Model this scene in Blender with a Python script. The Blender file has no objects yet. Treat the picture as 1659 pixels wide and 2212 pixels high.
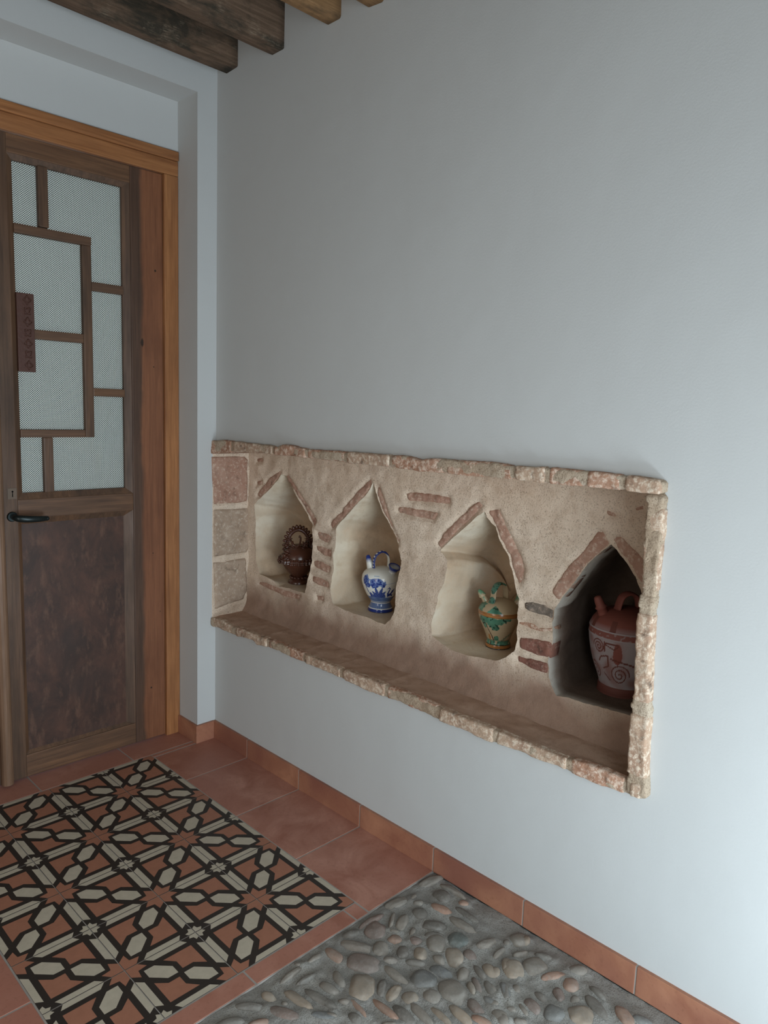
import bpy, bmesh, math, random
from mathutils import Vector, Matrix, noise
from mathutils.geometry import delaunay_2d_cdt
PI = math.pi
S = bpy.context.scene
COL = S.collection

# ---------------------------------------------------------------- camera, light, exposure
CAM = (-1.65019, -2.58630, 1.42033); YAW, PITCH, ROLL = .7950314, -.1400022, .0359453
def cam_axes():
    cy, sy, cp, sp = math.cos(YAW), math.sin(YAW), math.cos(PITCH), math.sin(PITCH)
    f = Vector((sy*cp, cy*cp, sp)); r = Vector((cy, -sy, 0)); u = r.cross(f)
    c, s = math.cos(ROLL), math.sin(ROLL)
    return c*r + s*u, -s*r + c*u, f
cr_, cu_, cf_ = cam_axes()
cd = bpy.data.cameras.new('camera'); cam = bpy.data.objects.new('camera', cd); COL.objects.link(cam)
cd.sensor_fit = 'HORIZONTAL'; cd.sensor_width = 36; cd.lens = 36*1588.78/1659; cd.clip_start = .02
cam.matrix_world = Matrix(((cr_.x, cu_.x, -cf_.x, CAM[0]), (cr_.y, cu_.y, -cf_.y, CAM[1]), (cr_.z, cu_.z, -cf_.z, CAM[2]), (0, 0, 0, 1)))
S.camera = cam
S.view_settings.view_transform = 'Standard'; S.view_settings.look = 'None'
S.view_settings.gamma = 1; S.view_settings.exposure = 0.0; S.view_settings.use_curve_mapping = False
w = bpy.data.worlds.new('sky'); S.world = w; w.use_nodes = True
w.node_tree.nodes['Background'].inputs[0].default_value = (.62, .78, 1, 1)
w.node_tree.nodes['Background'].inputs[1].default_value = 1.2
def area(name, loc, target, sx, sy, power, col):
    l = bpy.data.lights.new(name, 'AREA'); l.shape = 'RECTANGLE'; l.size = sx; l.size_y = sy
    l.energy = power; l.color = col
    o = bpy.data.objects.new(name, l); COL.objects.link(o); o.location = loc
    o.rotation_euler = (Vector(target)-Vector(loc)).to_track_quat('-Z', 'Y').to_euler()
    return o
area('doorway_low_daylight', (-.60, -3.08, .20), (-.2, -1.3, .9), .7, .34, 24, (.76, .90, 1))
area('doorway_mid_daylight', (-1.0, -3.08, .95), (-.8, -.4, .7), 1.1, .8, 15, (.86, .96, 1))
area('doorway_high_daylight', (-1.5, -3.08, 1.6), (-1.3, 0, 1.5), 1.2, .5, 9, (.95, 1, .97))
area('back_room_daylight', (-.7, 1.3, 1.6), (-.6, .2, 1.6), 1.6, 2.0, 20, (1, .98, .93))
area('left_fill_light', (-3.25, -1.2, 1.0), (-.3, 0, .8), 1.5, 1.3, 25, (1, .91, .81))  # added warm fill light; the left wall is solid, without an opening


# ---------------------------------------------------------------- helpers
def tag(o, label=None, cat=None, group=None, kind=None):
    if label: o['label'] = label
    if cat: o['category'] = cat
    if group: o['group'] = group
    if kind: o['kind'] = kind
    return o
def empty(name, loc=(0, 0, 0), rz=0):
    o = bpy.data.objects.new(name, None); COL.objects.link(o); o.location = loc
    o.rotation_euler = (0, 0, rz); o.empty_display_size = .05
    return o
def link(name, bm, mats, parent=None, smooth=False, recalc=True):
    if recalc: bmesh.ops.recalc_face_normals(bm, faces=bm.faces)
    me = bpy.data.meshes.new(name); bm.to_mesh(me); bm.free()
    for m in (mats if isinstance(mats, (list, tuple)) else [mats]): me.materials.append(m)
    if smooth:
        for p in me.polygons: p.use_smooth = True
    o = bpy.data.objects.new(name, me); COL.objects.link(o)
    if parent: o.parent = parent
    return o
def box(bm, x0, x1, y0, y1, z0, z1, bev=0, seg=1, mi=0):
    vs = [bm.verts.new((x, y, z)) for x in (x0, x1) for y in (y0, y1) for z in (z0, z1)]
    fs = []
    for q in ((0,1,3,2),(4,6,7,5),(0,4,5,1),(2,3,7,6),(0,2,6,4),(1,5,7,3)):
        f = bm.faces.new([vs[i] for i in q]); f.material_index = mi; fs.append(f)
    if bev:
        es = list({e for f in fs for e in f.edges})
        bmesh.ops.bevel(bm, geom=es, offset=bev, segments=seg, affect='EDGES', profile=.7)
def boxes(name, L, mat, parent=None, bev=.003, seg=2):
    bm = bmesh.new()
    for b in L: box(bm, *b, bev=bev, seg=seg)
    return link(name, bm, mat, parent)
def fbm(p, o=4): return noise.fractal(Vector(p), 1.0, 2.0, o)
def interp(pts, x, i=0, j=1):
    P = sorted(pts, key=lambda p: p[i])
    if x <= P[0][i]: return P[0][j]
    for a, b in zip(P, P[1:]):
        if x <= b[i]:
            t = (x-a[i])/max(b[i]-a[i], 1e-9); return a[j]+(b[j]-a[j])*t
    return P[-1][j]
def inside(p, poly):
    x, y = p; c = False; n = len(poly)
    for i in range(n):
        x1, y1 = poly[i]; x2, y2 = poly[i-1]
        if (y1 > y) != (y2 > y) and x < (x2-x1)*(y-y1)/(y2-y1)+x1: c = not c
    return c
def segdist(p, poly):
    x, y = p; d = 9
    for i in range(len(poly)):
        x1, y1 = poly[i-1]; x2, y2 = poly[i]
        dx, dy = x2-x1, y2-y1; L = dx*dx+dy*dy
        t = 0 if L == 0 else max(0, min(1, ((x-x1)*dx+(y-y1)*dy)/L))
        d = min(d, math.hypot(x-x1-t*dx, y-y1-t*dy))
    return d
def resample(poly, step):
    out = []
    for i in range(len(poly)):
        a = poly[i]; b = poly[(i+1) % len(poly)]
        n = max(1, round(math.dist(a, b)/step))
        out += [(a[0]+(b[0]-a[0])*k/n, a[1]+(b[1]-a[1])*k/n) for k in range(n)]
    return out
def revolve(prof, n=96, c=(0, 0)):
    bm = bmesh.new(); rings = []
    for r, z in prof:
        if r < 1e-5: rings.append([bm.verts.new((c[0], c[1], z))])
        else: rings.append([bm.verts.new((c[0]+r*math.cos(2*PI*k/n), c[1]+r*math.sin(2*PI*k/n), z)) for k in range(n)])
    for a, b in zip(rings, rings[1:]):
        for k in range(n):
            q = [a[k % len(a)], a[(k+1) % len(a)], b[(k+1) % len(b)], b[k % len(b)]]
            q = list(dict.fromkeys(q))
            if len(q) > 2: bm.faces.new(q)
    return bm
def spline(pts, n):
    out = []; P = [Vector(p) for p in pts]
    P = [2*P[0]-P[1]]+P+[2*P[-1]-P[-2]]
    for i in range(1, len(P)-2):
        for k in range(n):
            t = k/n; a, b, c, d = P[i-1:i+3]
            out.append(.5*((2*b)+(c-a)*t+(2*a-5*b+4*c-d)*t*t+(3*b-a-3*c+d)*t**3))
    out.append(P[-2]); return out
def sweep(bm, path, rx, ry=None, up=(0, 1, 0), n=12, closed_ends=True):
    """tube of elliptical section; rx along the side direction (up), ry along the normal"""
    rings = []; N = len(path)
    for i, p in enumerate(path):
        t = (path[min(i+1, N-1)]-path[max(i-1, 0)]).normalized()
        s = Vector(up); s = (s-t*s.dot(t)).normalized(); m = t.cross(s)
        a = rx(i/(N-1)) if callable(rx) else rx
        b = a if ry is None else (ry(i/(N-1)) if callable(ry) else ry)
        rings.append([bm.verts.new(p+s*a*math.cos(2*PI*k/n)+m*b*math.sin(2*PI*k/n)) for k in range(n)])
    for a, b in zip(rings, rings[1:]):
        for k in range(n): bm.faces.new([a[k], a[(k+1) % n], b[(k+1) % n], b[k]])
    if closed_ends:
        for r in (rings[0], rings[-1]): bm.faces.new(r)
    return rings
def blob(bm, c, r, sub=2, amp=0, seed=0, rot=None):
    m = Matrix.Translation(c)
    if rot: m = m @ rot
    g = bmesh.ops.create_icosphere(bm, subdivisions=sub, radius=1, matrix=m @ Matrix.Diagonal((r[0], r[1], r[2], 1)))
    if amp:
        for v in g['verts']:
            v.co += (v.co-Vector(c)).normalized()*amp*noise.noise(v.co*60+Vector((seed, 0, 0)))

# ---------------------------------------------------------------- materials
class N:
    def __init__(s, name, rough=.6, spec=.3):
        s.m = bpy.data.materials.new(name); s.m.use_nodes = True; s.t = s.m.node_tree
        s.b = s.t.nodes['Principled BSDF']; s.b.inputs['Roughness'].default_value = rough
        s.b.inputs['Specular IOR Level'].default_value = spec
        s.co = s.t.nodes.new('ShaderNodeTexCoord')
    def n(s, ty, **kw):
        x = s.t.nodes.new(ty)
        for k, v in kw.items():
            if hasattr(x, k): setattr(x, k, v)
            else: x.inputs[k].default_value = v
        return x
    def l(s, a, b): s.t.links.new(a, b)
    def vec(s, scale=(1, 1, 1), src='Object'):
        m = s.n('ShaderNodeMapping'); m.inputs['Scale'].default_value = scale
        s.l(s.co.outputs[src], m.inputs['Vector']); return m.outputs[0]
    def noise(s, scale, v=None, detail=5, rough=.6, dist=0):
        x = s.n('ShaderNodeTexNoise'); x.inputs['Scale'].default_value = scale; x.inputs['Detail'].default_value = detail
        x.inputs['Roughness'].default_value = rough; x.inputs['Distortion'].default_value = dist
        s.l(v if v else s.vec(), x.inputs['Vector']); return x.outputs['Fac']
    def voro(s, scale, v=None, feature='F1'):
        x = s.n('ShaderNodeTexVoronoi', feature=feature); x.inputs['Scale'].default_value = scale
        s.l(v if v else s.vec(), x.inputs['Vector']); return x.outputs['Distance']
    def ramp(s, fac, stops):
        r = s.n('ShaderNodeValToRGB'); e = r.color_ramp.elements
        while len(e) < len(stops): e.new(.5)
        for el, (p, c) in zip(e, stops):
            el.position = p; el.color = (c, c, c, 1) if isinstance(c, (int, float)) else (*c, 1)
        s.l(fac, r.inputs['Fac']); return r.outputs['Color']
    def mix(s, fac, a, b, mode='MIX'):
        x = s.n('ShaderNodeMix', data_type='RGBA', blend_type=mode)
        for v, i in ((fac, 0), (a, 6), (b, 7)):
            if isinstance(v, (int, float)): x.inputs[i].default_value = v
            elif isinstance(v, tuple): x.inputs[i].default_value = (*v, 1)
            else: s.l(v, x.inputs[i])
        return x.outputs[2]
    def math(s, op, a, b=0):
        x = s.n('ShaderNodeMath', operation=op)
        for v, i in ((a, 0), (b, 1)):
            if isinstance(v, (int, float)): x.inputs[i].default_value = v
            else: s.l(v, x.inputs[i])
        return x.outputs[0]
    def base(s, c):
        if isinstance(c, tuple): s.b.inputs['Base Color'].default_value = (*c, 1)
        else: s.l(c, s.b.inputs['Base Color'])
    def bump(s, h, dist=.002, strength=1, chain=None):
        b = s.n('ShaderNodeBump'); b.inputs['Distance'].default_value = dist; b.inputs['Strength'].default_value = strength
        s.l(h, b.inputs['Height'])
        if chain: s.l(chain, b.inputs['Normal'])
        s.l(b.outputs[0], s.b.inputs['Normal']); return b.outputs[0]
    def attr(s, name):
        a = s.n('ShaderNodeAttribute', attribute_name=name); return a.outputs

def wall_paint(name, col):
    k = N(name, .75, .15)
    n1 = k.noise(1.3, detail=3); c = k.mix(k.ramp(n1, [(.35, 0), (.7, 1)]), tuple(x*.97 for x in col), col)
    k.base(c)
    b = k.bump(k.noise(2.2, detail=3), .012, .35)
    k.bump(k.noise(180, detail=3), .0006, .5, b); return k.m
def wood(name, cols, axis='z', rough=.5, scale=1.0, stain=.5, spec=.35):
    k = N(name, rough, spec)
    g = {'z': (26, 26, 1.1), 'x': (1.1, 26, 26), 'y': (26, 1.1, 26)}[axis]
    g = tuple(a*scale for a in g)
    n1 = k.noise(3, k.vec(g), 8, .65, .6); n2 = k.noise(2.2*scale, k.vec(tuple(max(1, a*.15) for a in g)), 4, .6)
    n3 = k.noise(14, k.vec(tuple(a*.6 for a in g)), 6, .7)
    c = k.mix(k.ramp(n1, [(.3, 0), (.7, 1)]), cols[0], cols[1])
    c = k.mix(k.math('MULTIPLY', k.ramp(n2, [(.42, 0), (.7, 1)]), stain), c, cols[2])
    c = k.mix(k.math('MULTIPLY', k.ramp(n3, [(.5, 0), (.8, 1)]), .35), c, tuple(a*.45 for a in cols[0]))
    k.base(c)
    k.bump(k.mix(.5, n1, n3), .0015, .5); 
    k.l(k.ramp(n2, [(.3, rough*.8), (.7, min(1, rough*1.3))]), k.b.inputs['Roughness'])
    return k.m
def plaster(name, a, b, c, grit=1.0, attr=None, dark=None):
    """rough lime plaster: three tints of noise, grit bump, small pits"""
    k = N(name, .92, .08)
    n1 = k.noise(5, detail=6); n2 = k.noise(26, detail=6, rough=.7); n3 = k.noise(230, detail=5, rough=.7)
    col = k.mix(k.ramp(n1, [(.38, 0), (.62, 1)]), a, b)
    col = k.mix(k.math('MULTIPLY', k.ramp(n2, [(.5, 0), (.68, 1)]), .6), col, c)
    pits = k.ramp(n3, [(.33, 0), (.47, 1)] if grit > .9 else [(.24, 0), (.36, 1)])
    col = k.mix(pits, tuple(x*.6 for x in c), col)
    if attr:   # earthy lime wash low on the wall, darker inside alcoves, painted shade in the fourth
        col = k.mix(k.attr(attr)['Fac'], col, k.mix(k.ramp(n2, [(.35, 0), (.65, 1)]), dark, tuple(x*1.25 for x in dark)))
    k.base(col)
    bb = k.bump(n2, .006*grit, .6)
    k.bump(n3, .0026*grit, 1, bb); return k.m
def brick(name, a, b, lime, amt=.5, dark=(.05, .035, .028)):
    k = N(name, .93, .06)
    n1 = k.noise(12, detail=6, rough=.7); n2 = k.noise(75, detail=8, rough=.75, dist=.15); n3 = k.noise(220, detail=4)
    n4 = k.noise(34, detail=6, rough=.7, dist=.2)
    col = k.mix(k.ramp(n1, [(.35, 0), (.65, 1)]), a, b)
    col = k.mix(k.ramp(n2, [(.55-.12*amt, 0), (.66-.12*amt, 1)]), col, lime)
    col = k.mix(k.math('MULTIPLY', k.ramp(n4, [(.3, 1), (.44, 0)]), .7), col, dark)
    k.base(col)
    bb = k.bump(k.mix(.5, n2, n4), .005, .6); k.bump(n3, .0015, .8, bb); return k.m
def glaze(name, attr='paint', rough=.12, coat=0, spec=.5, base=None):
    k = N(name, rough, spec)
    if base: k.base(base)
    else: k.base(k.attr(attr)['Color'])
    k.bump(k.noise(40, detail=2), .0006, .3); return k.m
def terracotta(name, a, b, c, rough=.45):
    k = N(name, rough, .35)
    n1 = k.noise(7, detail=5, dist=.8); n2 = k.noise(2.5, detail=3); n3 = k.noise(90, detail=4)
    col = k.mix(k.ramp(n1, [(.36, 0), (.64, 1)]), a, b); col = k.mix(k.ramp(n2, [(.4, 0), (.62, 1)]), col, c)
    col = k.mix(k.math('MULTIPLY', k.ramp(n3, [(.55, 0), (.75, 1)]), .35), col, tuple(x*.5 for x in a))
    k.base(col); k.bump(k.mix(.4, n1, n3), .0012, .5); return k.m
def flat(name, col, rough=.6, spec=.3, metal=0, nz=60, dist=.0006):
    k = N(name, rough, spec); k.b.inputs['Metallic'].default_value = metal
    n1 = k.noise(nz, detail=4); k.base(k.mix(n1, tuple(x*.8 for x in col), tuple(min(1, x*1.15) for x in col)))
    k.bump(n1, dist, .4); return k.m

M = {}
M['white'] = wall_paint('white_lime_paint', (.51, .518, .508))
M['pillar'] = M['white']
M['frame'] = wood('honey_pine', [(.23, .088, .03), (.42, .185, .07), (.15, .058, .023)], 'z', .5, stain=.5)
M['frame_x'] = wood('honey_pine_across', [(.23, .088, .03), (.42, .185, .07), (.15, .058, .023)], 'x', .5, stain=.5)
M['stile'] = wood('red_brown_pine', [(.13, .042, .017), (.20, .07, .028), (.05, .022, .014)], 'z', .5, stain=.8)
def knot(k, col, x, z, rx, rz, dark=(.03, .015, .008)):
    m = k.n('ShaderNodeVectorMath', operation='SUBTRACT'); k.l(k.co.outputs['Object'], m.inputs[0]); m.inputs[1].default_value = (x, 0, z)
    m2 = k.n('ShaderNodeVectorMath', operation='MULTIPLY'); k.l(m.outputs[0], m2.inputs[0]); m2.inputs[1].default_value = (1/rx, 0, 1/rz)
    m3 = k.n('ShaderNodeVectorMath', operation='LENGTH'); k.l(m2.outputs[0], m3.inputs[0])
    d = k.math('ADD', m3.outputs['Value'], k.math('MULTIPLY', k.noise(60), .6))
    return k.mix(k.ramp(d, [(.7, 1), (1.0, 0)]), k.mix(k.ramp(d, [(.75, 0), (1, .6)]), col, dark) if False else col, dark)
def stained_stile():
    k = N('stained_red_pine', .5, .35); v = k.vec((26, 26, 1.1))
    n1 = k.noise(3, v, 8, .65, .6); n2 = k.noise(14, k.vec((16, 16, .7)), 6, .7); nb = k.noise(7, k.vec((1, 1, .5)), 5)
    c = k.mix(k.ramp(n1, [(.3, 0), (.7, 1)]), (.155, .06, .028), (.25, .10, .046))
    c = k.mix(k.math('MULTIPLY', k.ramp(nb, [(.45, 0), (.7, 1)]), .5), c, (.10, .035, .016))
    sx = k.n('ShaderNodeSeparateXYZ'); k.l(k.co.outputs['Object'], sx.inputs[0])
    e = k.math('ADD', k.math('MULTIPLY', sx.outputs[0], -1), k.math('MULTIPLY', k.noise(3.2, k.vec((.6, .6, 1)), 6, .6), .05))
    c = k.mix(k.math('MULTIPLY', k.ramp(e, [(.257, 0), (.272, 1)]), .85), c, k.mix(k.ramp(n1, [(.35, 0), (.65, 1)]), (.04, .026, .018), (.075, .045, .03)))
    for a in ((-.238, 1.64, .011, .028), (-.181, 1.919, .007, .008), (-.2125, .2285, .007, .007), (-.19, 1.55, .004, .005), (-.20, .8, .004, .005), (-.17, .55, .004, .004)): c = knot(k, c, *a)
    c = k.mix(k.math('MULTIPLY', k.ramp(n2, [(.5, 0), (.8, 1)]), .35), c, (.05, .02, .012))
    k.base(c); k.bump(k.mix(.5, n1, n2), .0015, .5); return k.m
M['stile'] = stained_stile()
M['dark'] = wood('dark_walnut_stain', [(.07, .036, .02), (.155, .082, .044), (.04, .026, .018)], 'z', .5, stain=.8)
M['dark_x'] = wood('dark_walnut_stain_across', [(.08, .04, .022), (.19, .098, .05), (.05, .03, .02)], 'x', .5, stain=.7)
k = N('blotchy_dark_panel', .5, .3)
n1 = k.noise(8, k.vec((1.2, 1, .8)), 7, .7, .5); n2 = k.noise(22, k.vec((1.6, 1, .6)), 6, .7); n3 = k.noise(4, detail=3)
c = k.mix(k.ramp(n1, [(.38, 0), (.66, 1)]), (.048, .029, .023), (.10, .049, .034)); c = k.mix(k.ramp(n2, [(.52, 0), (.74, 1)]), c, (.14, .075, .05)); c = k.mix(k.ramp(n3, [(.5, 0), (.65, .5)]), c, (.05, .035, .03))
k.base(c); k.bump(n2, .001, .4); M['panel'] = k.m
M['bead'] = wood('light_brown_moulding', [(.14, .08, .046), (.24, .14, .085), (.085, .05, .032)], 'z', .5)
def beam_mat(name, a, b, dk, lt):
    k = N(name, .75, .15); v = k.vec((1.4, 30, 30))
    n1 = k.noise(3, v, 8, .7, .4); n2 = k.noise(5.5, k.vec((.9, 2, 2)), 6, .65, .3); n3 = k.noise(18, k.vec((1.5, 14, 14)), 7, .75); n4 = k.noise(9, detail=6, rough=.7)
    c = k.mix(k.ramp(n1, [(.35, 0), (.65, 1)]), a, b)
    c = k.mix(k.ramp(n2, [(.46, 0), (.6, .9)]), c, dk)
    c = k.mix(k.math('MULTIPLY', k.ramp(n4, [(.55, 0), (.7, 1)]), k.ramp(n3, [(.45, 0), (.6, .8)])), c, lt)
    k.base(c); bb = k.bump(n1, .004, .6); k.bump(n3, .002, .8, bb); return k.m
M['beam'] = beam_mat('old_dark_beam', (.10, .065, .042), (.19, .125, .085), (.04, .036, .027), (.36, .28, .2))
M['beam_warm'] = beam_mat('old_warm_beam', (.20, .11, .05), (.36, .21, .10), (.10, .065, .038), (.50, .36, .22))
M['iron'] = flat('black_iron', (.018, .026, .026), .35, .5, .6)
M['brass'] = flat('worn_steel_plate', (.12, .085, .06), .5, .4, .4)
M['carved'] = flat('carved_leather', (.075, .03, .02), .5, .35, 0, 90, .003)
M['hole'] = flat('keyhole_shadow', (.004, .004, .004), .9, 0)
M['wire'] = flat('grey_wire', (.10, .105, .095), .6, .3)
M['tile'] = terracotta('terracotta_floor_tile', (.30, .12, .08), (.44, .22, .16), (.35, .15, .105))
M['tile2'] = terracotta('terracotta_baseboard_tile', (.31, .13, .075), (.43, .205, .12), (.25, .10, .068))
M['grout'] = flat('grey_grout', (.33, .30, .27), .9, .1)
M['t_black'] = flat('encaustic_black', (.028, .022, .018), .5, .35, 0, 140)
M['t_cream'] = flat('encaustic_cream', (.45, .40, .31), .5, .35, 0, 40)
M['t_red'] = flat('encaustic_red', (.33, .145, .09), .5, .35, 0, 40)
M['ceiling'] = wall_paint('ceiling_plaster', (.5, .5, .47))
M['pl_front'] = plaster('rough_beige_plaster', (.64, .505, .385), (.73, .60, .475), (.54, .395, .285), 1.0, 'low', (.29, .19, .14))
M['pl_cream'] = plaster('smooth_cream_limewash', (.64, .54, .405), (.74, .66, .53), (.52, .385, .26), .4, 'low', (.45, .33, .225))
M['pl_grey'] = plaster('dark_grey_plaster', (.13, .105, .085), (.20, .165, .14), (.09, .065, .05), .7)
M['pl_shaded'] = plaster('shaded_alcove_plaster', (.50, .44, .36), (.56, .51, .44), (.36, .27, .2), .7, 'low', (.13, .092, .07))  # fourth alcove: pale at the front, jamb's shade painted in as dark colour
M['mortar_edge'] = plaster('sandy_mortar', (.46, .35, .25), (.56, .46, .35), (.35, .24, .16), 1.6)
M['ledge'] = plaster('worn_tile_ledge', (.39, .255, .18), (.48, .335, .25), (.29, .185, .13), .5)
M['br_edge'] = brick('eroded_brick', (.34, .215, .15), (.46, .33, .235), (.62, .51, .40), .6)
M['br_top'] = brick('reddish_eroded_brick', (.32, .165, .105), (.42, .25, .17), (.62, .48, .38), .6)
M['br_in'] = brick('dusty_red_brick', (.34, .19, .135), (.43, .275, .205), (.54, .41, .32), .3, (.15, .09, .065))
M['br_dust'] = brick('dusty_brown_brick', (.34, .245, .175), (.43, .33, .25), (.54, .45, .36), .25, (.16, .12, .09))
M['br_dark'] = brick('dark_red_brick', (.19, .09, .07), (.25, .115, .085), (.40, .28, .22), .12)
M['br_grey'] = brick('burnt_grey_brick', (.12, .10, .085), (.2, .165, .135), (.36, .28, .22), .3)
k = N('river_mortar', .95, .05)
n1 = k.noise(6, detail=5); n2 = k.noise(320, detail=3); n3 = k.noise(60, detail=6)
c = k.mix(k.ramp(n1, [(.35, 0), (.65, 1)]), (.22, .21, .19), (.31, .30, .27)); c = k.mix(k.ramp(n2, [(.35, 0), (.5, 1)]), (.17, .16, .145), c)
k.base(c); bb = k.bump(n3, .004, .6); k.bump(n2, .0016, 1, bb); M['mortar'] = k.m
def pebble_mat(name, c):
    k = N(name, .62, .25)
    n1 = k.noise(22, detail=5); n2 = k.noise(160, detail=3)
    col = k.mix(k.ramp(n1, [(.35, 0), (.65, 1)]), tuple(x*.75 for x in c), tuple(x*1.2 for x in c))
    c0_ = k.mix(k.ramp(k.noise(9, detail=4), [(.3, .15), (.7, .6)]), col, (.21, .20, .175))
    k.base(k.mix(k.math('MULTIPLY', k.ramp(n2, [(.5, 0), (.7, 1)]), .35), c0_, (.28, .265, .24)))
    k.bump(n2, .0008, .5); return k.m
PM = {'g': pebble_mat('grey_pebble', (.19, .16, .13)), 'd': pebble_mat('dark_grey_pebble', (.115, .10, .085)), 't': pebble_mat('tan_pebble', (.28, .215, .155)),
      'o': pebble_mat('orange_pebble', (.30, .17, .115)), 'p': pebble_mat('purple_brown_pebble', (.165, .11, .09)), 'b': pebble_mat('blue_grey_pebble', (.12, .125, .125)), 'k': pebble_mat('teal_pebble', (.075, .10, .095))}
k = N('frosted_glass', .35, .4); k.base((.74, .76, .72)); k.b.inputs['Transmission Weight'].default_value = .0
tr = k.n('ShaderNodeBsdfTranslucent'); tr.inputs[0].default_value = (.8, .83, .78, 1)
mx = k.n('ShaderNodeMixShader'); mx.inputs[0].default_value = .7
k.l(k.b.outputs[0], mx.inputs[1]); k.l(tr.outputs[0], mx.inputs[2]); k.l(mx.outputs[0], k.t.nodes['Material Output'].inputs[0]); M['glass'] = k.m

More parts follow.
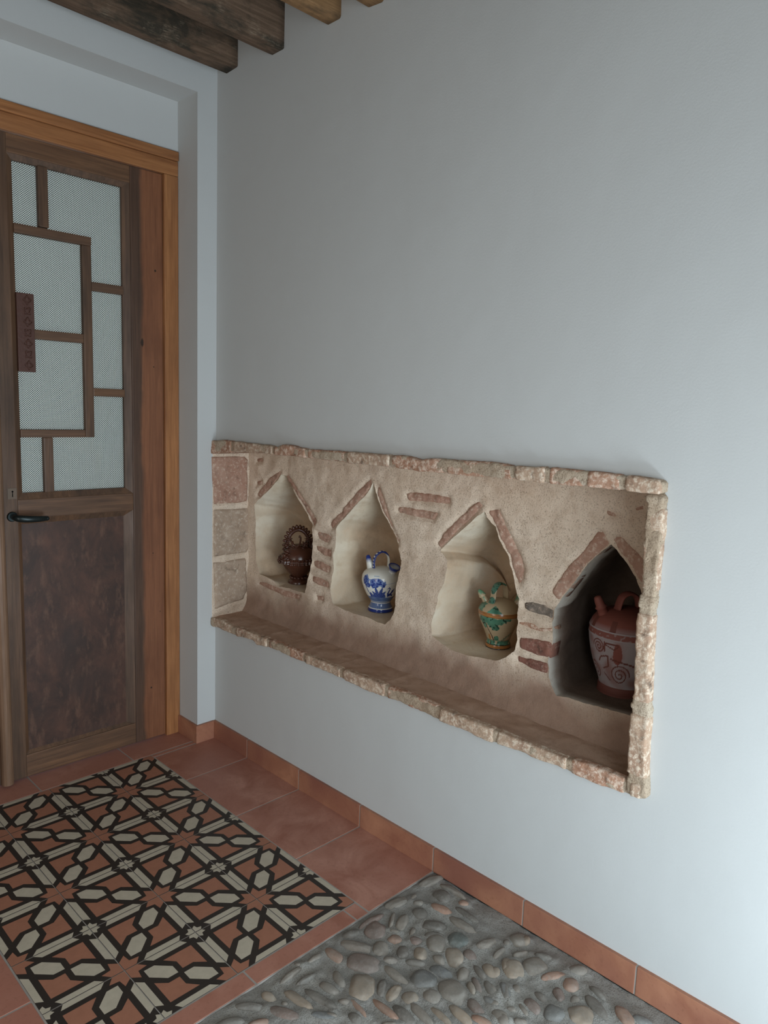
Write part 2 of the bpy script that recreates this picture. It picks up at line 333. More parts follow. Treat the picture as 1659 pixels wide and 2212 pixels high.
GEO = {'alc':{'1':[[-0.095,0.7088],[-0.0628,0.7609],[-0.0623,0.7898],[-0.067,0.9197],[-0.064,0.9506],[-0.0511,0.9988],[-0.1001,1.0369],[-0.159,1.082],[-0.2032,1.1164],[-0.2311,1.1433],[-0.2487,1.1395],[-0.2776,1.11],[-0.3213,1.0692],[-0.3558,1.036],[-0.3981,0.999],[-0.4318,0.959],[-0.4372,0.9178],[-0.4346,0.878],[-0.4252,0.7969],[-0.4109,0.7354],[-0.3938,0.6889],[-0.3498,0.6853],[-0.2895,0.6869],[-0.2186,0.6812],[-0.1909,0.6984],[-0.1539,0.7055]],'2':[[-0.7562,1.1623],[-0.7404,1.14],[-0.7161,1.1106],[-0.6699,1.0721],[-0.6269,1.03],[-0.587,0.9967],[-0.5695,0.9691],[-0.5675,0.9023],[-0.557,0.8686],[-0.5612,0.8213],[-0.5536,0.7715],[-0.5454,0.7374],[-0.5514,0.7061],[-0.5668,0.6801],[-0.6283,0.6709],[-0.6742,0.6685],[-0.7451,0.672],[-0.8013,0.6664],[-0.8391,0.6661],[-0.8666,0.6908],[-0.8815,0.7183],[-0.8861,0.7462],[-0.885,0.8055],[-0.8957,0.8666],[-0.9016,0.9057],[-0.8895,0.9475],[-0.8676,0.985],[-0.8287,1.0352],[-0.8028,1.0613],[-0.7756,1.1082],[-0.7664,1.1427]],'3':[[-1.2457,1.1189],[-1.2199,1.102],[-1.1874,1.0729],[-1.1543,1.0431],[-1.1167,1.012],[-1.073,0.972],[-1.1064,0.9414],[-1.1051,0.9036],[-1.0964,0.864],[-1.0763,0.8248],[-1.0761,0.7952],[-1.0651,0.757],[-1.0538,0.7215],[-1.0562,0.6799],[-1.1013,0.6612],[-1.1429,0.6513],[-1.2008,0.652],[-1.2634,0.6573],[-1.3202,0.6643],[-1.3547,0.6849],[-1.3846,0.7149],[-1.39,0.7491],[-1.3857,0.8294],[-1.387,0.8754],[-1.379,0.9006],[-1.362,0.9401],[-1.339,0.995],[-1.3109,1.0307],[-1.285,1.0754],[-1.2552,1.1011]],'4':[[-1.6677,1.0833],[-1.6321,1.0519],[-1.6004,1.0174],[-1.5662,0.9608],[-1.5305,0.9085],[-1.51,0.8658],[-1.5072,0.8142],[-1.5129,0.7845],[-1.4995,0.7342],[-1.5059,0.6729],[-1.5208,0.6394],[-1.5396,0.6199],[-1.5731,0.6272],[-1.6195,0.6264],[-1.6675,0.628],[-1.7138,0.6325],[-1.7586,0.6354],[-1.811,0.6355],[-1.8079,0.7176],[-1.798,0.828],[-1.7853,0.9229],[-1.7593,0.976],[-1.7408,1.0059],[-1.7116,1.0398],[-1.6838,1.0703]]},'BR':[['gable',[[-0.0624,1.0355],[-0.0714,1.0591],[-0.14,1.1187],[-0.2066,1.1547],[-0.2242,1.1562],[-0.203,1.1218],[-0.1723,1.0943],[-0.0884,1.0356]]],['gable',[[-0.2487,1.1395],[-0.2659,1.1437],[-0.3375,1.0868],[-0.4509,0.985],[-0.4366,0.9596],[-0.4,1.0019],[-0.3233,1.0721],[-0.2645,1.1168]]],['gable',[[-0.5265,0.979],[-0.5354,0.9961],[-0.6032,1.0519],[-0.6636,1.114],[-0.7304,1.1717],[-0.7399,1.1682],[-0.7362,1.1396],[-0.7077,1.1067],[-0.6484,1.0543],[-0.5823,0.9992],[-0.5413,0.9667]]],['gable',[[-0.7737,1.1464],[-0.7861,1.1476],[-0.8178,1.0895],[-0.836,1.0508],[-0.8668,0.9995],[-0.886,0.9761],[-0.885,0.957],[-0.8654,0.9876],[-0.8285,1.0381],[-0.8035,1.0643],[-0.7753,1.1141]]],['gable',[[-1.055,0.9896],[-1.079,1.0265],[-1.1475,1.0927],[-1.2036,1.1412],[-1.2202,1.1472],[-1.2346,1.1339],[-1.2062,1.1016],[-1.1501,1.0523],[-1.1164,1.0163],[-1.0727,0.9764]]],['gable',[[-1.2531,1.1171],[-1.265,1.1267],[-1.2942,1.1303],[-1.3126,1.0979],[-1.3408,1.0593],[-1.3621,1.0254],[-1.3824,1.0023],[-1.3977,0.9627],[-1.3966,0.936],[-1.3842,0.915],[-1.3633,0.9431],[-1.3422,0.9955],[-1.3123,1.0336],[-1.2846,1.0807]]],['gable',[[-1.4921,0.9189],[-1.5249,0.98],[-1.5845,1.0557],[-1.621,1.1106],[-1.6393,1.1132],[-1.6602,1.0822],[-1.6321,1.0519],[-1.6001,1.0203],[-1.5602,0.9537],[-1.5181,0.8936]]],['gable',[[-1.6664,1.0987],[-1.6909,1.1094],[-1.7286,1.079],[-1.7576,1.0589],[-1.769,0.9779],[-1.7403,1.0114],[-1.7129,1.0428],[-1.6868,1.0708]]],['pier',[[-0.4563,0.9442],[-0.5035,0.9432],[-0.5384,0.9355],[-0.5242,0.9064],[-0.4773,0.9108],[-0.4592,0.9185]]],['pier',[[-0.4503,0.8884],[-0.4937,0.89],[-0.5404,0.8846],[-0.5385,0.8534],[-0.4951,0.8538],[-0.455,0.8681]]],['pier',[[-0.4323,0.8248],[-0.484,0.8337],[-0.5352,0.8193],[-0.5285,0.7921],[-0.4815,0.7939],[-0.4372,0.8018]]],['pier',[[-0.4262,0.7652],[-0.4785,0.767],[-0.5298,0.7585],[-0.5268,0.7344],[-0.4797,0.7329],[-0.4393,0.7409]]],['pier',[[-0.0813,0.6744],[-0.1358,0.6792],[-0.2278,0.6718],[-0.2986,0.6721],[-0.3587,0.6707],[-0.3424,0.6481],[-0.2554,0.6437],[-0.1504,0.6533],[-0.084,0.6603]]],['pier',[[-0.4591,0.6942],[-0.5047,0.6984],[-0.5016,0.6766],[-0.4658,0.673]]],['pier',[[-0.0516,1.0993],[-0.0986,1.1093],[-0.0943,1.0894],[-0.052,1.081]]],['pier',[[-0.0546,1.1949],[-0.1013,1.2011],[-0.0971,1.1828],[-0.0596,1.1771]]],['pier',[[-0.9183,1.1382],[-0.9331,1.1469],[-1.0221,1.1507],[-1.1037,1.1487],[-1.1035,1.1231],[-1.0348,1.1205],[-0.9273,1.1137],[-0.917,1.1268]]],['pier',[[-0.8781,1.088],[-0.8974,1.0946],[-0.9814,1.0934],[-1.0615,1.0936],[-1.0418,1.0635],[-0.9643,1.0645],[-0.8791,1.0679]]],['pier',[[-1.4016,0.8678],[-1.4317,0.8743],[-1.4766,0.8734],[-1.5036,0.8638],[-1.5026,0.8402],[-1.4613,0.8412],[-1.4283,0.839],[-1.4029,0.8494]]],['pier',[[-1.3905,0.8062],[-1.4302,0.8128],[-1.4611,0.8042],[-1.5045,0.8146],[-1.5054,0.8031],[-1.4623,0.7886],[-1.4226,0.7923],[-1.3913,0.7956]]],['pier',[[-1.3971,0.7591],[-1.4548,0.7682],[-1.5079,0.7711],[-1.5029,0.7224],[-1.4586,0.7184],[-1.3966,0.7236]]],['pier',[[-1.3873,0.6992],[-1.4292,0.7024],[-1.4953,0.7071],[-1.5024,0.6905],[-1.4981,0.6707],[-1.4468,0.6721],[-1.3935,0.679]]],['pier',[[-1.6404,1.173],[-1.68,1.1667],[-1.6721,1.1545],[-1.6446,1.1594]]],['pier',[[-1.7191,1.1881],[-1.7496,1.1972],[-1.753,1.1895],[-1.7257,1.1779]]]],'bands':{'top_o':[[0.0017,1.2667],[-0.079,1.274],[-0.2682,1.2713],[-0.3823,1.2728],[-0.4162,1.2673],[-0.4656,1.2778],[-0.5297,1.2782],[-0.5767,1.2723],[-0.6223,1.2704],[-0.7244,1.2733],[-0.8606,1.2768],[-0.9746,1.2779],[-1.0754,1.2807],[-1.1191,1.2741],[-1.2099,1.283],[-1.2962,1.2827],[-1.4036,1.2866],[-1.4598,1.2826],[-1.5136,1.2828],[-1.5789,1.2869],[-1.6587,1.2868],[-1.726,1.285],[-1.8053,1.2846],[-1.8764,1.2803]],'top_i':[[0.0015,1.2133],[-0.1477,1.229],[-0.2415,1.2353],[-0.4001,1.2383],[-0.499,1.2401],[-0.6234,1.2393],[-0.7257,1.2397],[-0.8225,1.2379],[-0.9579,1.2418],[-1.0485,1.2406],[-1.1212,1.237],[-1.2125,1.2403],[-1.3537,1.2418],[-1.4674,1.2458],[-1.5544,1.2439],[-1.6663,1.2469],[-1.7495,1.2478],[-1.8313,1.2482]],'rt_i':[[-1.8313,1.2482],[-1.8357,1.2203],[-1.8351,1.1837],[-1.8356,1.1138],[-1.8408,1.0215],[-1.835,0.9902],[-1.838,0.9339],[-1.8389,0.8575],[-1.8419,0.8003],[-1.8465,0.7705],[-1.8386,0.7485],[-1.84,0.7179],[-1.8407,0.7038],[-1.843,0.6492],[-1.8429,0.608],[-1.8452,0.5821],[-1.845,0.5502]],'rt_o':[[-1.8764,1.2803],[-1.8783,1.2003],[-1.8797,1.1645],[-1.8771,1.0914],[-1.8775,1.0252],[-1.876,0.9803],[-1.877,0.9056],[-1.8801,0.8496],[-1.8886,0.7338],[-1.8829,0.7625],[-1.8879,0.7196],[-1.8874,0.6604],[-1.8913,0.5903],[-1.8956,0.568],[-1.8991,0.5153]],'bt_o':[[-0.0177,0.4932],[-0.0601,0.5007],[-0.1694,0.4957],[-0.2562,0.507],[-0.2984,0.5075],[-0.3317,0.4958],[-0.3962,0.5026],[-0.4588,0.5067],[-0.5345,0.5028],[-0.6146,0.501],[-0.7115,0.5072],[-0.8039,0.5043],[-0.8295,0.5029],[-0.8733,0.5026],[-0.9521,0.4982],[-1.0216,0.5005],[-1.0773,0.5033],[-1.1626,0.502],[-1.2562,0.5012],[-1.3444,0.5026],[-1.4443,0.4988],[-1.4912,0.5062],[-1.5225,0.5044],[-1.5984,0.5056],[-1.6646,0.5097],[-1.6985,0.5046],[-1.7656,0.5058],[-1.8417,0.5083],[-1.8779,0.5124],[-1.8991,0.5153]],'bt_i':[[-0.0127,0.5325],[-0.0784,0.537],[-0.1512,0.5278],[-0.1953,0.5358],[-0.2558,0.535],[-0.3391,0.5353],[-0.3955,0.537],[-0.4657,0.5377],[-0.5703,0.5362],[-0.6134,0.5359],[-0.7104,0.5367],[-0.8026,0.5353],[-0.828,0.5371],[-0.9023,0.5396],[-0.9909,0.5419],[-1.0421,0.5404],[-1.0753,0.5422],[-1.1602,0.5438],[-1.2538,0.5397],[-1.342,0.54],[-1.4253,0.5403],[-1.5043,0.5391],[-1.566,0.5393],[-1.6251,0.5396],[-1.6651,0.5387],[-1.6954,0.5436],[-1.7357,0.5474],[-1.7878,0.5499],[-1.8259,0.5475],[-1.8481,0.549]]},'jt':[-0.1465,-0.4144,-0.5999,-0.8047,-1.0078,-1.1703,-1.227,-1.4637,-1.5661,-1.6739,-1.7753],'jb':[-0.1814,-0.3947,-0.6137,-0.8168,-1.0254,-1.2462,-1.4558,-1.6883,-1.8486],'jr':[1.2232,1.0184,0.9724,0.7517,0.7266,0.5671],'SB':[[[-0.0215,1.2008],[0.1353,1.2009],[0.1506,1.1844],[0.1534,1.0106],[0.1038,1.0053],[-0.0098,1.0073],[-0.0181,1.1122]],[[-0.0144,0.985],[0.1604,0.9783],[0.1658,0.8204],[0.1483,0.7889],[-0.0104,0.7895]],[[-0.0136,0.7634],[0.0437,0.7622],[0.1485,0.7645],[0.1574,0.6187],[0.1361,0.585],[-0.0028,0.5655]]],'lj':[-0.3488,-0.5723,-0.7694,-0.9957,-1.6652]}
PEB = [(-0.558,-1.264,0.01,0.007,1.99,'t'),(-0.591,-1.279,0.036,0.008,-3.09,'g'),(-0.512,-1.277,0.022,0.007,3.1,'g'),(-0.572,-1.317,0.032,0.009,3.04,'d'),(-0.55,-1.377,0.027,0.012,1.74,'g'),(-0.589,-1.388,0.05,0.011,1.77,'d'),(-0.629,-1.357,0.046,0.013,1.68,'t'),(-0.675,-1.298,0.021,0.011,1.79,'t'),(-0.725,-1.291,0.036,0.011,2.31,'d'),(-0.677,-1.362,0.041,0.014,2.05,'p'),(-0.784,-1.3,0.035,0.012,2.6,'d'),(-0.74,-1.343,0.026,0.01,2.65,'o'),(-0.615,-1.431,0.037,0.011,2.28,'b'),(-0.513,-1.372,0.028,0.012,1.27,'g'),(-0.661,-1.341,0.009,0.005,1.89,'g'),(-0.432,-1.375,0.045,0.028,2.17,'p'),(-0.492,-1.431,0.044,0.031,-2.49,'t'),(-0.405,-1.318,0.042,0.016,2.09,'g'),(-0.383,-1.276,0.027,0.014,2.84,'d'),(-0.325,-1.309,0.032,0.028,-2.89,'p'),(-0.468,-1.302,0.032,0.015,1.55,'o'),(-0.289,-1.348,0.015,0.008,2.13,'d'),(-0.31,-1.373,0.021,0.016,1.99,'o'),(-0.274,-1.414,0.018,0.016,2.02,'p'),(-0.298,-1.453,0.024,0.017,-2.4,'t'),(-0.33,-1.419,0.025,0.016,0.79,'d'),(-0.364,-1.37,0.029,0.02,-2.58,'g'),(-0.182,-1.347,0.023,0.019,1.75,'d'),(-0.191,-1.408,0.033,0.02,2.13,'d'),(-0.253,-1.384,0.021,0.007,-2.68,'d'),(-0.246,-1.339,0.035,0.015,-2.69,'g'),(-0.261,-1.313,0.032,0.005,-2.55,'g'),(-0.219,-1.433,0.028,0.011,2.42,'d'),(-0.239,-1.457,0.034,0.025,0.86,'g'),(-0.185,-1.488,0.029,0.027,2.92,'k'),(-0.241,-1.52,0.03,0.024,1.24,'t'),(-0.205,-1.544,0.02,0.016,1.4,'p'),(-0.332,-1.466,0.027,0.01,2.21,'d'),(-0.4,-1.462,0.04,0.012,1.6,'g'),(-0.454,-1.466,0.03,0.012,-2.54,'d'),(-0.444,-1.496,0.031,0.014,-2.95,'t'),(-0.359,-1.52,0.034,0.032,1.39,'b'),(-0.307,-1.53,0.029,0.017,1.87,'b'),(-0.277,-1.5,0.019,0.013,1.37,'g'),(-0.373,-1.414,0.023,0.01,2.28,'g'),(-0.427,-1.536,0.022,0.019,1.16,'t'),(-0.386,-1.567,0.026,0.021,1.81,'g'),(-0.335,-1.594,0.039,0.034,0.92,'g'),(-0.269,-1.573,0.023,0.014,-2.74,'g'),(-0.235,-1.602,0.026,0.009,1.21,'d'),(-0.212,-1.615,0.026,0.018,1.0,'t'),(-0.291,-1.617,0.021,0.009,1.04,'t'),(-0.274,-1.621,0.026,0.01,1.04,'p'),(-0.261,-1.653,0.029,0.011,1.06,'d'),(-0.237,-1.68,0.03,0.012,0.92,'b'),(-0.332,-1.662,0.027,0.014,1.3,'p'),(-0.293,-1.677,0.024,0.011,1.55,'b'),(-0.474,-1.558,0.033,0.015,1.51,'d'),(-0.495,-1.516,0.043,0.009,1.59,'o'),(-0.441,-1.583,0.04,0.012,1.49,'g'),(-0.414,-1.621,0.036,0.01,1.52,'t'),(-0.375,-1.653,0.038,0.013,1.45,'t'),(-0.353,-1.695,0.028,0.012,1.82,'o'),(-0.539,-1.469,0.033,0.007,1.48,'o'),(-0.549,-1.434,0.016,0.008,2.26,'o'),(-0.567,-1.487,0.018,0.014,1.76,'d'),(-0.583,-1.414,0.023,0.011,1.72,'d'),(-0.604,-1.444,0.018,0.009,2.38,'g'),(-0.518,-1.555,0.018,0.008,2.4,'d'),(-0.077,-1.342,0.028,0.022,1.54,'d'),(-0.035,-1.349,0.047,0.012,1.59,'g'),(-0.123,-1.376,0.033,0.016,1.82,'o'),(-0.056,-1.405,0.016,0.01,2.13,'o'),(-0.088,-1.446,0.045,0.011,1.49,'d'),(-0.129,-1.459,0.046,0.013,1.57,'g'),(-0.141,-1.549,0.034,0.015,2.82,'g'),(-0.141,-1.593,0.027,0.008,-3.11,'g'),(-0.153,-1.316,0.016,0.01,2.45,'g'),(-0.146,-1.289,0.017,0.008,-2.92,'d'),(-0.201,-1.272,0.04,0.015,2.94,'g'),(-0.308,-1.276,0.047,0.012,3.11,'p'),(-0.162,-1.633,0.024,0.014,-2.64,'t'),(-0.095,-1.585,0.013,0.009,-2.7,'p'),(-0.31,-1.718,0.023,0.017,1.6,'g'),(-0.049,-1.273,0.043,0.016,2.96,'g'),(-0.159,-1.651,0.033,0.026,-2.65,'t'),(-0.111,-1.686,0.033,0.029,2.95,'g'),(-0.106,-1.736,0.036,0.012,2.65,'o'),(-0.062,-1.601,0.026,0.021,2.65,'g'),(-0.049,-1.616,0.017,0.013,-2.85,'t'),(-0.102,-1.636,0.023,0.008,2.62,'g'),(-0.066,-1.681,0.025,0.012,2.03,'d'),(-0.098,-1.783,0.024,0.02,-2.63,'o'),(-0.133,-1.814,0.014,0.01,2.99,'t'),(-0.238,-1.682,0.03,0.012,-2.37,'d'),(-0.21,-1.695,0.014,0.01,0.88,'t'),(-0.188,-1.753,0.021,0.01,1.42,'d'),(-0.147,-1.778,0.023,0.012,0.85,'p'),(-0.117,-1.865,0.038,0.015,1.1,'d'),(-0.071,-1.843,0.024,0.009,1.33,'d'),(-0.226,-1.753,0.023,0.016,1.25,'p'),(-0.208,-1.803,0.026,0.023,-3.09,'b'),(-0.165,-1.85,0.032,0.028,2.68,'t'),(-0.088,-1.922,0.031,0.017,1.05,'o'),(-0.252,-1.744,0.019,0.007,1.16,'d'),(-0.291,-1.687,0.015,0.012,3.03,'g'),(-0.273,-1.725,0.013,0.006,2.2,'d'),(-0.288,-1.76,0.017,0.01,2.11,'g'),(-0.314,-1.726,0.02,0.016,1.35,'g'),(-0.256,-1.658,0.021,0.008,1.03,'g'),(-0.206,-1.627,0.019,0.012,-2.65,'t'),(-0.041,-1.769,0.025,0.015,2.41,'g'),(-0.072,-1.957,0.023,0.014,1.8,'b')]

# ---------------------------------------------------------------- room shell
XL, YN, ZC = -3.3, -3.1, 2.86          # left wall, near wall, ceiling
NY0, NZ0, NZ1 = -1.862, .517, 1.258    # the niche's hole in the right wall
bm = bmesh.new()
def quad(bm, a, b, c, d, mi=0):
    f = bm.faces.new([bm.verts.new(p) for p in (a, b, c, d)]); f.material_index = mi; return f
def xq(bm, x, y0, y1, z0, z1): quad(bm, (x, y0, z0), (x, y1, z0), (x, y1, z1), (x, y0, z1))
box(bm, 0, .6, YN, NY0, 0, ZC+.2); box(bm, 0, .6, NY0, .16, 0, NZ0); box(bm, 0, .6, NY0, .16, NZ1, ZC+.2)
box(bm, .02, .6, .0, .16, NZ0, NZ1)
tag(link('wall_right', bm, M['white']), kind='structure')
# back wall: pillar strip, lintel and the wall left of the doorway
P, DR, ZL, XD = -.0857, .142, 2.5624, -1.4
bm = bmesh.new()
box(bm, P, .0, 0, .3, -.02, ZC+.2); box(bm, XD-.1, P, 0, .3, ZL, ZC+.2); box(bm, XL, XD-.1, 0, .3, -.02, ZC+.2)
box(bm, XD-.1, P, DR, .3, 2.375, ZL)
tag(link('wall_back', bm, M['pillar']), kind='structure')
bm = bmesh.new(); box(bm, XL-.2, XL, YN, .3, 0, ZC+.2)
tag(link('wall_left', bm, M['white']), kind='structure')
# near wall with a wide open doorway to the yard
bm = bmesh.new()
box(bm, XL-.2, -2.2, YN-.3, YN, 0, ZC+.2); box(bm, -2.2, -.25, YN-.3, YN, 2.25, ZC+.2); box(bm, -.25, .6, YN-.3, YN, 0, ZC+.2)
tag(link('wall_near', bm, M['white']), kind='structure')
bm = bmesh.new(); box(bm, XL-.2, .6, YN-.3, .3, ZC, ZC+.12)
tag(link('ceiling', bm, M['ceiling']), kind='structure')

# ---------------------------------------------------------------- floor
bm = bmesh.new(); box(bm, XL, .15, YN-.3, .32, -.12, -.03)
floor = tag(link('floor', bm, M['grout']), kind='structure')
PX, PY, T = -.2859, -1.1865, .201
YE = -1.247
bm = bmesh.new(); box(bm, XL, -.001, YE+.0005, .31, -.028, -.0009); link('grout_bed', bm, M['grout'], floor)
bm = bmesh.new(); g = .0022
def ftile(x0, x1, y0, y1): box(bm, x0+g, x1-g, y0+g, y1-g, -.02, 0, .0012, 1)
ys = [.16, -.005, -.25, -.5815, -.913, YE+.002]
ftile(PX, .0, ys[1]+.002, .02)
for a, b in zip(ys[1:], ys[2:]): ftile(PX+.001, -.001, b, a)
fx = [-.0, -.3575, -.712, -1.066, -1.42, -1.774]
for a, b in zip(fx[0:], fx[1:]): ftile(b, min(a, -.088), .0225, .30)
sx = [PX-.001, -.333, -.673, -1.0135, -1.354, -1.694, -2.03, -2.37, -2.71, -3.05]
ftile(PX, PX-.046+.0, YE, PY) if False else None
ftile(-.333, PX, YE, PY-.001)
for a, b in zip(sx[1:], sx[2:]): ftile(b, a, YE, PY-.001)
lx = [PX-4*T-.001, -1.425, -1.76, -2.095, -2.43, -2.765, -3.1]
for a, b in zip(lx, lx[1:]):
    for c, d in zip([.0195, -.265, -.597, -.9285], [-.265, -.597, -.9285, PY]): ftile(b, a, d, c)
link('terracotta_tiles', bm, M['tile'], floor)
# patterned cement tiles, 4 x 6
hexa = [(.17, .17), (.31, .17), (.475, .335), (.475, .475), (.335, .475), (.17, .31)]
red = [(.168, .832), (.168, .435), (.30, .55), (.45, .55), (.45, .70), (.565, .832)]
star = [(0, 0), (0, .165), (.105, .245), (.122, .122), (.245, .105), (.165, 0)]
strip = [(0, .265), (.09, .345), (.09, .82), (0, .765)]
def pt(r, a): return (r*math.cos(math.radians(a)), 1-r*math.sin(math.radians(a)))
wstar = [(0, 1), (.093, 1), pt(.132, 22.5), pt(.093, 45), pt(.132, 67.5), (0, .907)]
flipd = lambda p: (p[1], p[0]); opp = lambda p: (1-p[0], 1-p[1])
shapes = [(hexa, 1), ([opp(p) for p in hexa], 1), (red, 2), ([flipd(p) for p in red], 2), (star, 2), ([opp(p) for p in star], 2),
          (strip, 1), ([flipd(p) for p in strip], 1), ([opp(p) for p in strip], 1), ([opp(flipd(p)) for p in strip], 1),
          (wstar, 1), ([opp(p) for p in wstar], 1)]
bm = bmesh.new(); gg = .0011
for i in range(4):
    for j in range(6):
        x1 = PX-i*T; y0 = PY+j*T
        box(bm, x1-T+gg, x1-gg, y0+gg, y0+T-gg, -.02, 0, .0006, 1, 0)
        for shp, mi in shapes:
            vs = []
            for s, t in shp:
                # star corners alternate tile by tile (red where i+j is even)
                if (i+j) % 2: s = 1-s
                s = min(max(s, .007), .993); t = min(max(t, .007), .993)
                vs.append(bm.verts.new((x1-s*T, y0+t*T, .0003)))
            f = bm.faces.new(vs); f.material_index = mi
            f.normal_update()
            if f.normal.z < 0: f.normal_flip()
link('patterned_tiles', bm, [M['t_black'], M['t_cream'], M['t_red']], floor, recalc=False)
# cobbled strip: mortar bed and river pebbles
YFR = lambda x: -1.29-.9348*(x+.8235)
def mortar_z(x, y): return -.004+.004*fbm((x*9, y*9, 3), 3)+.0015*fbm((x*50, y*50, 1), 2)
bm = bmesh.new(); x0, x1, y0, y1 = -2.3, -.008, -2.7, YE-.001; st = .0058
nx, ny = int((x1-x0)/st), int((y1-y0)/st); sx_, sy_ = (x1-x0)/nx, (y1-y0)/ny
Z = [[mortar_z(x0+sx_*i, y0+sy_*j) for j in range(ny+1)] for i in range(nx+1)]
for q, (x, y, a, b, th, cc) in enumerate(PEB):      # the mortar laps up round each stone
    c_, s_ = math.cos(th), math.sin(th); R_ = a+.02
    for i in range(max(0, int((x-R_-x0)/sx_)), min(nx, int((x+R_-x0)/sx_)+1)):
        for j in range(max(0, int((y-R_-y0)/sy_)), min(ny, int((y+R_-y0)/sy_)+1)):
            dx, dy = x0+sx_*i-x, y0+sy_*j-y
            e = math.hypot((dx*c_+dy*s_)/max(a, .01), (-dx*s_+dy*c_)/max(b, .007)); d = (e-1)*max(b, .007)
            if d < .02: Z[i][j] += (.0034+.0018*noise.noise(Vector((dx*60, dy*60, q))))*math.exp(-max(0, d/.0075)**2)
G = [[bm.verts.new((x0+sx_*i, y0+sy_*j, min(Z[i][j], .007))) for j in range(ny+1)] for i in range(nx+1)]
for i in range(nx):
    for j in range(ny): bm.faces.new([G[i][j], G[i+1][j], G[i+1][j+1], G[i][j+1]])
link('mortar_bed', bm, M['mortar'], floor, smooth=True)
bm = bmesh.new(); box(bm, XL, -2.3, YN, YE, -.02, -.003); box(bm, -2.3, -.0, YN, -2.7, -.02, -.003)
link('mortar_apron', bm, M['mortar'], floor)
def pebble(bm, x, y, a, b, th, seed, h):
    a = max(a*1.05, .010); b = max(b*1.10, .008)
    m = Matrix.Translation((x, y, -.0045)) @ Matrix.Rotation(th, 4, 'Z')
    g_ = bmesh.ops.create_icosphere(bm, subdivisions=4 if a > .03 else 3, radius=1)
    sh = Vector((seed*3.7, seed*1.3, 0))
    for v in g_['verts']:
        n_ = v.co.copy()
        r = 1+.16*noise.noise(n_*1.1+sh)+.05*noise.noise(n_*3+sh)
        q = Vector((math.copysign(abs(n_.x)**.9, n_.x), math.copysign(abs(n_.y)**.9, n_.y), n_.z))*r
        zz = min(q.z, .82+.12*q.z)
        v.co = m @ Vector((q.x*a, q.y*b, zz*h))
rnd = random.Random(4)
order = sorted(PEB, key=lambda p: -p[2]*p[3])
for i, (x, y, a, b, th, cc) in enumerate(order[:100]):
    bm = bmesh.new(); pebble(bm, x, y, a, b, th, i, .0105+.17*min(b, .03))
    link('pebble', bm, PM[cc], floor, smooth=True)
bm = bmesh.new(); k_ = 0
for i, (x, y, a, b, th, cc) in enumerate(order[100:]): pebble(bm, x, y, a, b, th, i+200, .010)
done = [(p[0], p[1], p[2]) for p in PEB]
while k_ < 700:
    x = rnd.uniform(-2.28, -.03); y = rnd.uniform(-2.65, -1.30); a = rnd.uniform(.014, .04)
    k_ += 1
    if -.80 < x < 0 and y > YFR(x): continue
    if any(math.hypot(x-c[0], y-c[1]) < (a+c[2])*.95 for c in done): continue
    done.append((x, y, a)); pebble(bm, x, y, a, a*rnd.uniform(.3, .75), rnd.uniform(.9, 2.2), k_, .011)
tag(link('pebble', bm, PM['g'], floor, smooth=True), kind='stuff')

# baseboards
H, BT = .0774, .0105
def bb_tile(bm, x0, x1, y0, y1): box(bm, x0, x1, y0, y1, .0, H, .0018, 2)
bm = bmesh.new(); yj = [-.0]+[-.25-.3315*i for i in range(14)]
for a, b in zip(yj, yj[1:]):
    if b > YN-.1: bb_tile(bm, -BT, .001, b+.0022, a-.0022)
o = tag(link('baseboard_right', bm, M['tile2']), kind='structure')
bm = bmesh.new()
for a, b in zip(yj, yj[1:]):
    if b > YN: box(bm, -BT+.0015, .0005, b-.003, b+.003, .0, H-.0008)
link('grout_joint', bm, M['grout'], o)
bm = bmesh.new(); bb_tile(bm, P-BT, -BT-.0005, -BT, .001); bb_tile(bm, P-BT, P+.001, .0015, .138)
bb_tile(bm, XL, XD-.1+BT, -BT, .001); bb_tile(bm, XD-.1, XD-.1+BT, .0015, .138)
tag(link('baseboard_back', bm, M['tile2']), kind='structure')

# ---------------------------------------------------------------- door frame and doors
YF = .151
fr = tag(empty('trim_1', (0, 0, 0)), kind='structure')
ZT, ZB, JB = 2.377, 2.286, -.1476
bm = bmesh.new(); XJL = -1.43
box(bm, XJL-.062, P-.001, .139, .2, ZB, ZT-.036, .003, 2); box(bm, XJL-.062, P-.001, .131, .2, ZT-.035, ZT, .006, 3)
link('frame_header', bm, M['frame_x'], fr)
bm = bmesh.new(); box(bm, JB, P-.001, .139, .2, -.0, ZB-.001, .003, 2); link('frame_jamb', bm, M['frame'], fr)
bm = bmesh.new(); box(bm, XJL-.062, XJL, .139, .2, -.0, ZB-.001, .003, 2); link('frame_jamb', bm, M['frame'], fr)

